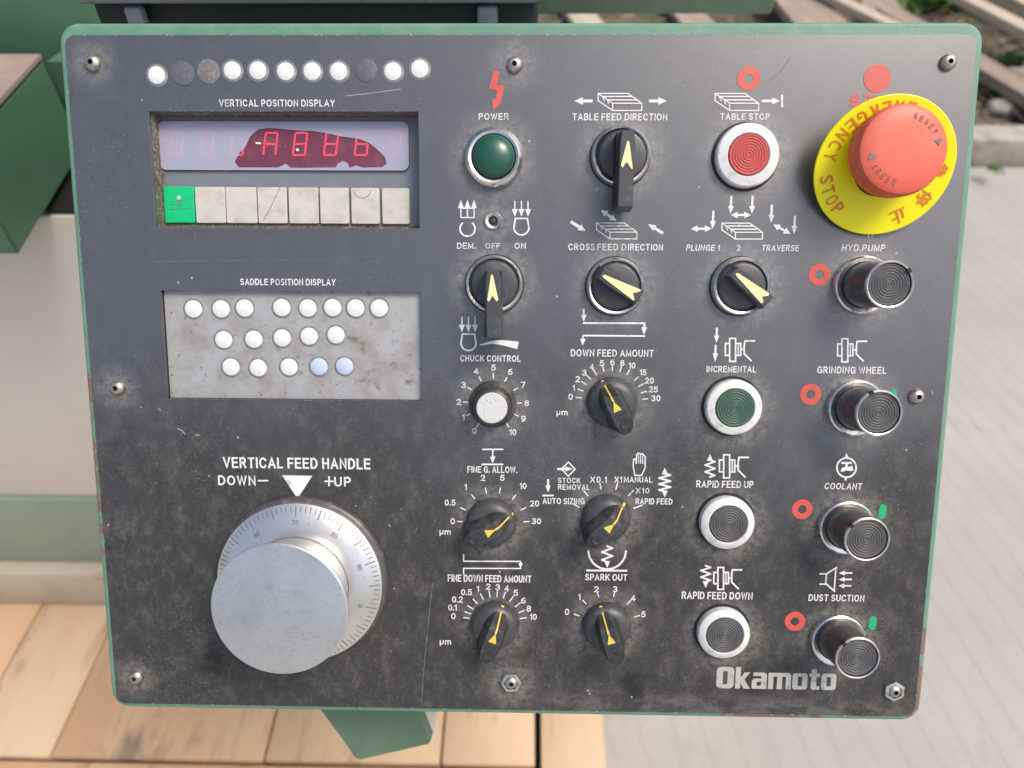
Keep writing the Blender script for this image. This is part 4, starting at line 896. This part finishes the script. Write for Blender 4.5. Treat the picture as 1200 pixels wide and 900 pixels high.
# the machine
Yc = back.y+.035
xr = on_z(690, 800, ZK).x
mc = empty('grinding_machine', (-.3, Yc+.3, ZK), 'green and cream machine body standing on the skid behind the console', 'machine')
def mbox(*a, **k): return child_box(*a[:7], M[a[7]], mc, *a[8:], **k)
zt_ = on_y(40, 254, Yc).z; zs0 = on_y(50, 581, Yc).z; zs1 = on_y(50, 655, Yc).z
mbox('cream_cover', -1.4, xr, Yc, Yc+.5, zs0, zt_, 'cream', 'smooth cream lower cover')
mbox('green_skirt', -1.4, xr+.004, Yc-.006, Yc+.5, zs1, zs0-.002, 'skirt', 'faded green strip under the cover')
mbox('base_rail', -1.4, xr, Yc-.03, Yc+.5, ZK+.002, zs1-.002, 'rail', 'stained pale base rail on the skid')
zz = on_y(60, 20, Yc+.36).z
mbox('column', -1.4, -.10, Yc+.36, Yc+.8, zt_+.002, zz+.6, 'darkgreen', 'dark green upper body')
mbox('saddle', -1.4, -.10, Yc+.20, Yc+.35, zt_+.007, zt_+.16, 'darkgreen')
mbox('cover_shade', -1.4, xr-.002, Yc+.004, Yc+.5, zt_+.0005, zt_+.006, 'black', 'black sheet standing for shade on the cover')  # shade over the cover, put in as a thin black sheet
# slanting slide way at upper left
h1 = 1.10
T1 = on_z(0, 125, h1); T2 = on_z(50, 69, h1); dirv = (T2-T1).normalized()
def on_plane(u, v, p0, n):
    o, d = world_ray(u, v); t = (p0-o).dot(n)/d.dot(n); return o+d*t
nrm = Vector((dirv.y, -dirv.x, 0))
c0 = on_plane(24, 299, T1, nrm); print('slideway bottom', c0, on_plane(80, 215, T1, nrm), 'T', T1, T2)
s0 = T1+dirv*((c0-T1).dot(dirv)); e0 = T2+dirv*.0
inn = Vector((-1, 0, 0))
A = [Vector((s0.x, s0.y, h1)), Vector((T2.x, T2.y, h1)), Vector((T2.x-.6, T2.y, h1)), Vector((s0.x-.6, s0.y, h1))]
dz = Vector((0, 0, c0.z-h1))
sw = prism_pts('slide_way', A, dz, M['darkgreen'], None, 'green slide way with a rusty top', .003)
sw.parent = mc; sw.matrix_parent_inverse = Matrix.Translation(mc.location).inverted()
A2 = [p+Vector((0, 0, .001)) for p in A]
rt = prism_pts('way_cover', A2, (0, 0, .004), M['rusty'], None, 'rusty brown plate on the slide way'); rt.parent = mc; rt.matrix_parent_inverse = Matrix.Translation(mc.location).inverted()
q0 = on_plane(84, 180, T2, Vector((0, 1, 0)))
fl = prism_pts('slide_block', [T2+Vector((0, .003, -.004)), Vector((T2.x+.30, T2.y+.003, h1-.004)), Vector((T2.x+.30, T2.y+.003, c0.z)), Vector((T2.x, T2.y+.003, c0.z))], (0, .25, 0), M['darkgreen'], None, 'green block beside the slide way'); fl.parent = mc; fl.matrix_parent_inverse = Matrix.Translation(mc.location).inverted()
# dark band at the very top left
yb = T2.y+.12
a = on_y(0, 19, yb); mbox('upper_rail', -1.4, on_y(84, 19, yb).x, yb, yb+.1, a.z, a.z+.2, 'rusty', 'brown grey rail')
# green beam at top right
yg = Yc+.28
g0 = on_y(640, 17, yg); g1 = on_y(905, 15, yg)
mbox('table_beam', g0.x-.35, g1.x, yg, yg+.14, g0.z, g0.z+.25, 'greenback', 'long green beam across the back')
# dark grey box above the console
ybx = PANEL.translation.y+.19
b0 = on_y(80, 8, ybx); b1 = on_y(637, 8, ybx); bb = on_y(80, 24, ybx)
bx = empty('readout_box', ((b0.x+b1.x)/2, ybx, b0.z), 'dark grey enamelled box just above the top edge of the console', 'box')
def bch(*a, **k): return child_box(*a[:7], M[a[7]], bx, *a[8:], **k)
bch('box_shell', b0.x, b1.x, ybx, ybx+.16, b0.z, b0.z+.22, 'darkbox', None, bev=.006)
bch('box_foot', on_y(141, 20, ybx).x, on_y(163, 20, ybx).x, ybx+.004, ybx+.013, b0.z-.014, b0.z-.001, 'darkbox')
bch('box_foot', on_y(558, 20, ybx).x, on_y(583, 20, ybx).x, ybx+.004, ybx+.013, b0.z-.014, b0.z-.001, 'darkbox')
bch('shadow_gap', b0.x+.006, b1.x-.003, ybx+.015, ybx+.14, b0.z-.10, b0.z-.001, 'black', 'black block standing for shade under the box')  # darkness beneath the box, added as a solid black block

# yard: kerb, soil and timber
k0 = on_z(1150, 196, 0); k1 = on_z(1150, 165, .12)
ky = k0.y
kb = top(box_obj('kerbstone', .55, k0.x+1.2, ky, ky+.16, 0, .12, M['stone'], bev=.012), 'pale mossy kerbstone along the far edge of the paving', 'kerb')
top(box_obj('soil_bed', -4, 8, ky+.17, ky+6, 0, .05, M['soil'], bev=.02), 'dark soil strip beyond the kerb', None, None, 'structure')
def board(u0, v0, u1, v1, z, wd, th, m, label):
    a = on_z(u0, v0, z); b = on_z(u1, v1, z); d = b-a; L = d.length
    bm = bmesh.new(); bm_box(bm, -wd/2, wd/2, 0, L, -th, 0); bmesh.ops.bevel(bm, geom=bm.edges[:], offset=.004, segments=1, affect='EDGES')
    o = bm_obj('timber_board', bm, M[m]); o.location = a; o.rotation_euler = (0, 0, math.atan2(d.y, d.x)-math.pi/2); return top(o, label, 'timber', 'loose timber beyond the kerb')
board(1380, 118, 1098, -22, .30, .10, .04, 'oldwood', 'light weathered board slanting in the upper right corner, nearest to the kerb')
board(1380, 88, 1122, -40, .31, .10, .04, 'oldwood', 'second light board from the kerb in the slanting row, upper right corner')
board(1380, 60, 1146, -56, .30, .10, .04, 'oldwood', 'third light board from the kerb in the slanting row, upper right corner')
board(1380, 30, 1170, -72, .32, .10, .04, 'oldwood', 'farthest light board of the slanting row in the upper right corner')
board(1330, 175, 1040, 8, .16, .14, .05, 'oldwood2', 'brown board lying lowest under the slanting light boards')
board(985, 52, 895, -50, .20, .30, .05, 'oldwood2', 'broad brown board just right of the end of the green beam')
board(1085, 46, 930, -30, .25, .09, .04, 'oldwood', 'pale board above the top right part of the console rim')
board(1060, 60, 1010, -40, .12, .22, .05, 'oldwood2', 'brown board left of the leafy weed at the top')
board(830, 40, 760, -40, .12, .20, .04, 'oldwood2', 'brown board seen below the green beam, right half')
board(700, 40, 640, -40, .12, .18, .04, 'oldwood', 'pale board seen below the green beam, left half')
for i, (u, v, s, lab) in enumerate(((1175, 128, .07, 'rounded stone on the soil right behind the kerb'), (1160, 95, .06, 'grey stone between the kerb and the boards'), (1195, 90, .08, 'stone at the right edge below the boards'))):
    bm = bmesh.new(); bmesh.ops.create_icosphere(bm, subdivisions=2, radius=s)
    for q in bm.verts: q.co *= random.uniform(.8, 1.15); q.co.z *= .6
    o = bm_obj('rock', bm, M['stone'], None, None, 60); p = on_z(u, v, .07); o.location = p; top(o, lab, 'rock', 'stones behind the kerb')
bm = bmesh.new()                                     # twigs and dry stalks over the soil
for k in range(1500):
    p = on_z(random.uniform(560, 1330), random.uniform(-60, 172), .05); 
    if p.y < ky+.19: continue
    a = random.uniform(0, 3.14); L = random.uniform(.03, .16); wd = random.uniform(.002, .006); d = Vector((math.cos(a), math.sin(a), random.uniform(-.1, .35)))*L; n_ = Vector((-math.sin(a), math.cos(a), 0))*wd
    q = Vector((p.x, p.y, .052+random.uniform(0, .02))); vs = [bm.verts.new(x) for x in (q-n_, q+n_, q+Vector((0, 0, wd*1.6)), q+d-n_, q+d+n_, q+d+Vector((0, 0, wd*1.6)))]
    for f in ((0, 1, 4, 3), (1, 2, 5, 4), (2, 0, 3, 5), (0, 2, 1), (3, 4, 5)): bm.faces.new([vs[i] for i in f])
o = bm_obj('twig_litter', bm, mat('dry_twigs', (.30, .23, .15), .9, noise=[(6, (.16, .11, .07), .42, .6), (9, (.42, .36, .25), .55, .65)])); top(o, 'loose brown twigs and dry stalks scattered over the soil beyond the kerb', 'litter', None, 'stuff')
def weed(u, v, n, s, lab):
    bm = bmesh.new(); p = on_z(u, v, .05)
    for k in range(n):
        a = random.uniform(0, 6.28); el = random.uniform(.3, 1.4); L = s*random.uniform(.5, 1); r = random.uniform(0, s*.9); b_ = random.uniform(0, 6.28)
        base = Vector((r*math.cos(b_), r*math.sin(b_), 0)); d = Vector((math.cos(a)*math.cos(el), math.sin(a)*math.cos(el), math.sin(el))); n_ = d.cross(Vector((0, 0, 1))).normalized()*L*.16
        bm.faces.new([bm.verts.new(x) for x in (base, base+d*L*.5+n_, base+d*L-Vector((0, 0, L*.2)), base+d*L*.5-n_)])
    o = bm_obj('weed', bm, M['leaf']); o.location = p; return top(o, lab, 'weed', 'weeds beyond the kerb')
weed(1095, 8, 260, .16, 'leafy green weed between the boards at the top right')
weed(1185, 118, 160, .09, 'low green weed just behind the kerb')
weed(1165, 200, 60, .035, 'tiny green weed at the foot of the kerb')
weed(1188, 78, 200, .10, 'green weed at the right edge between the slanting boards and the kerb')
weed(1060, 15, 120, .12, 'green weed beside the pale board at the top')
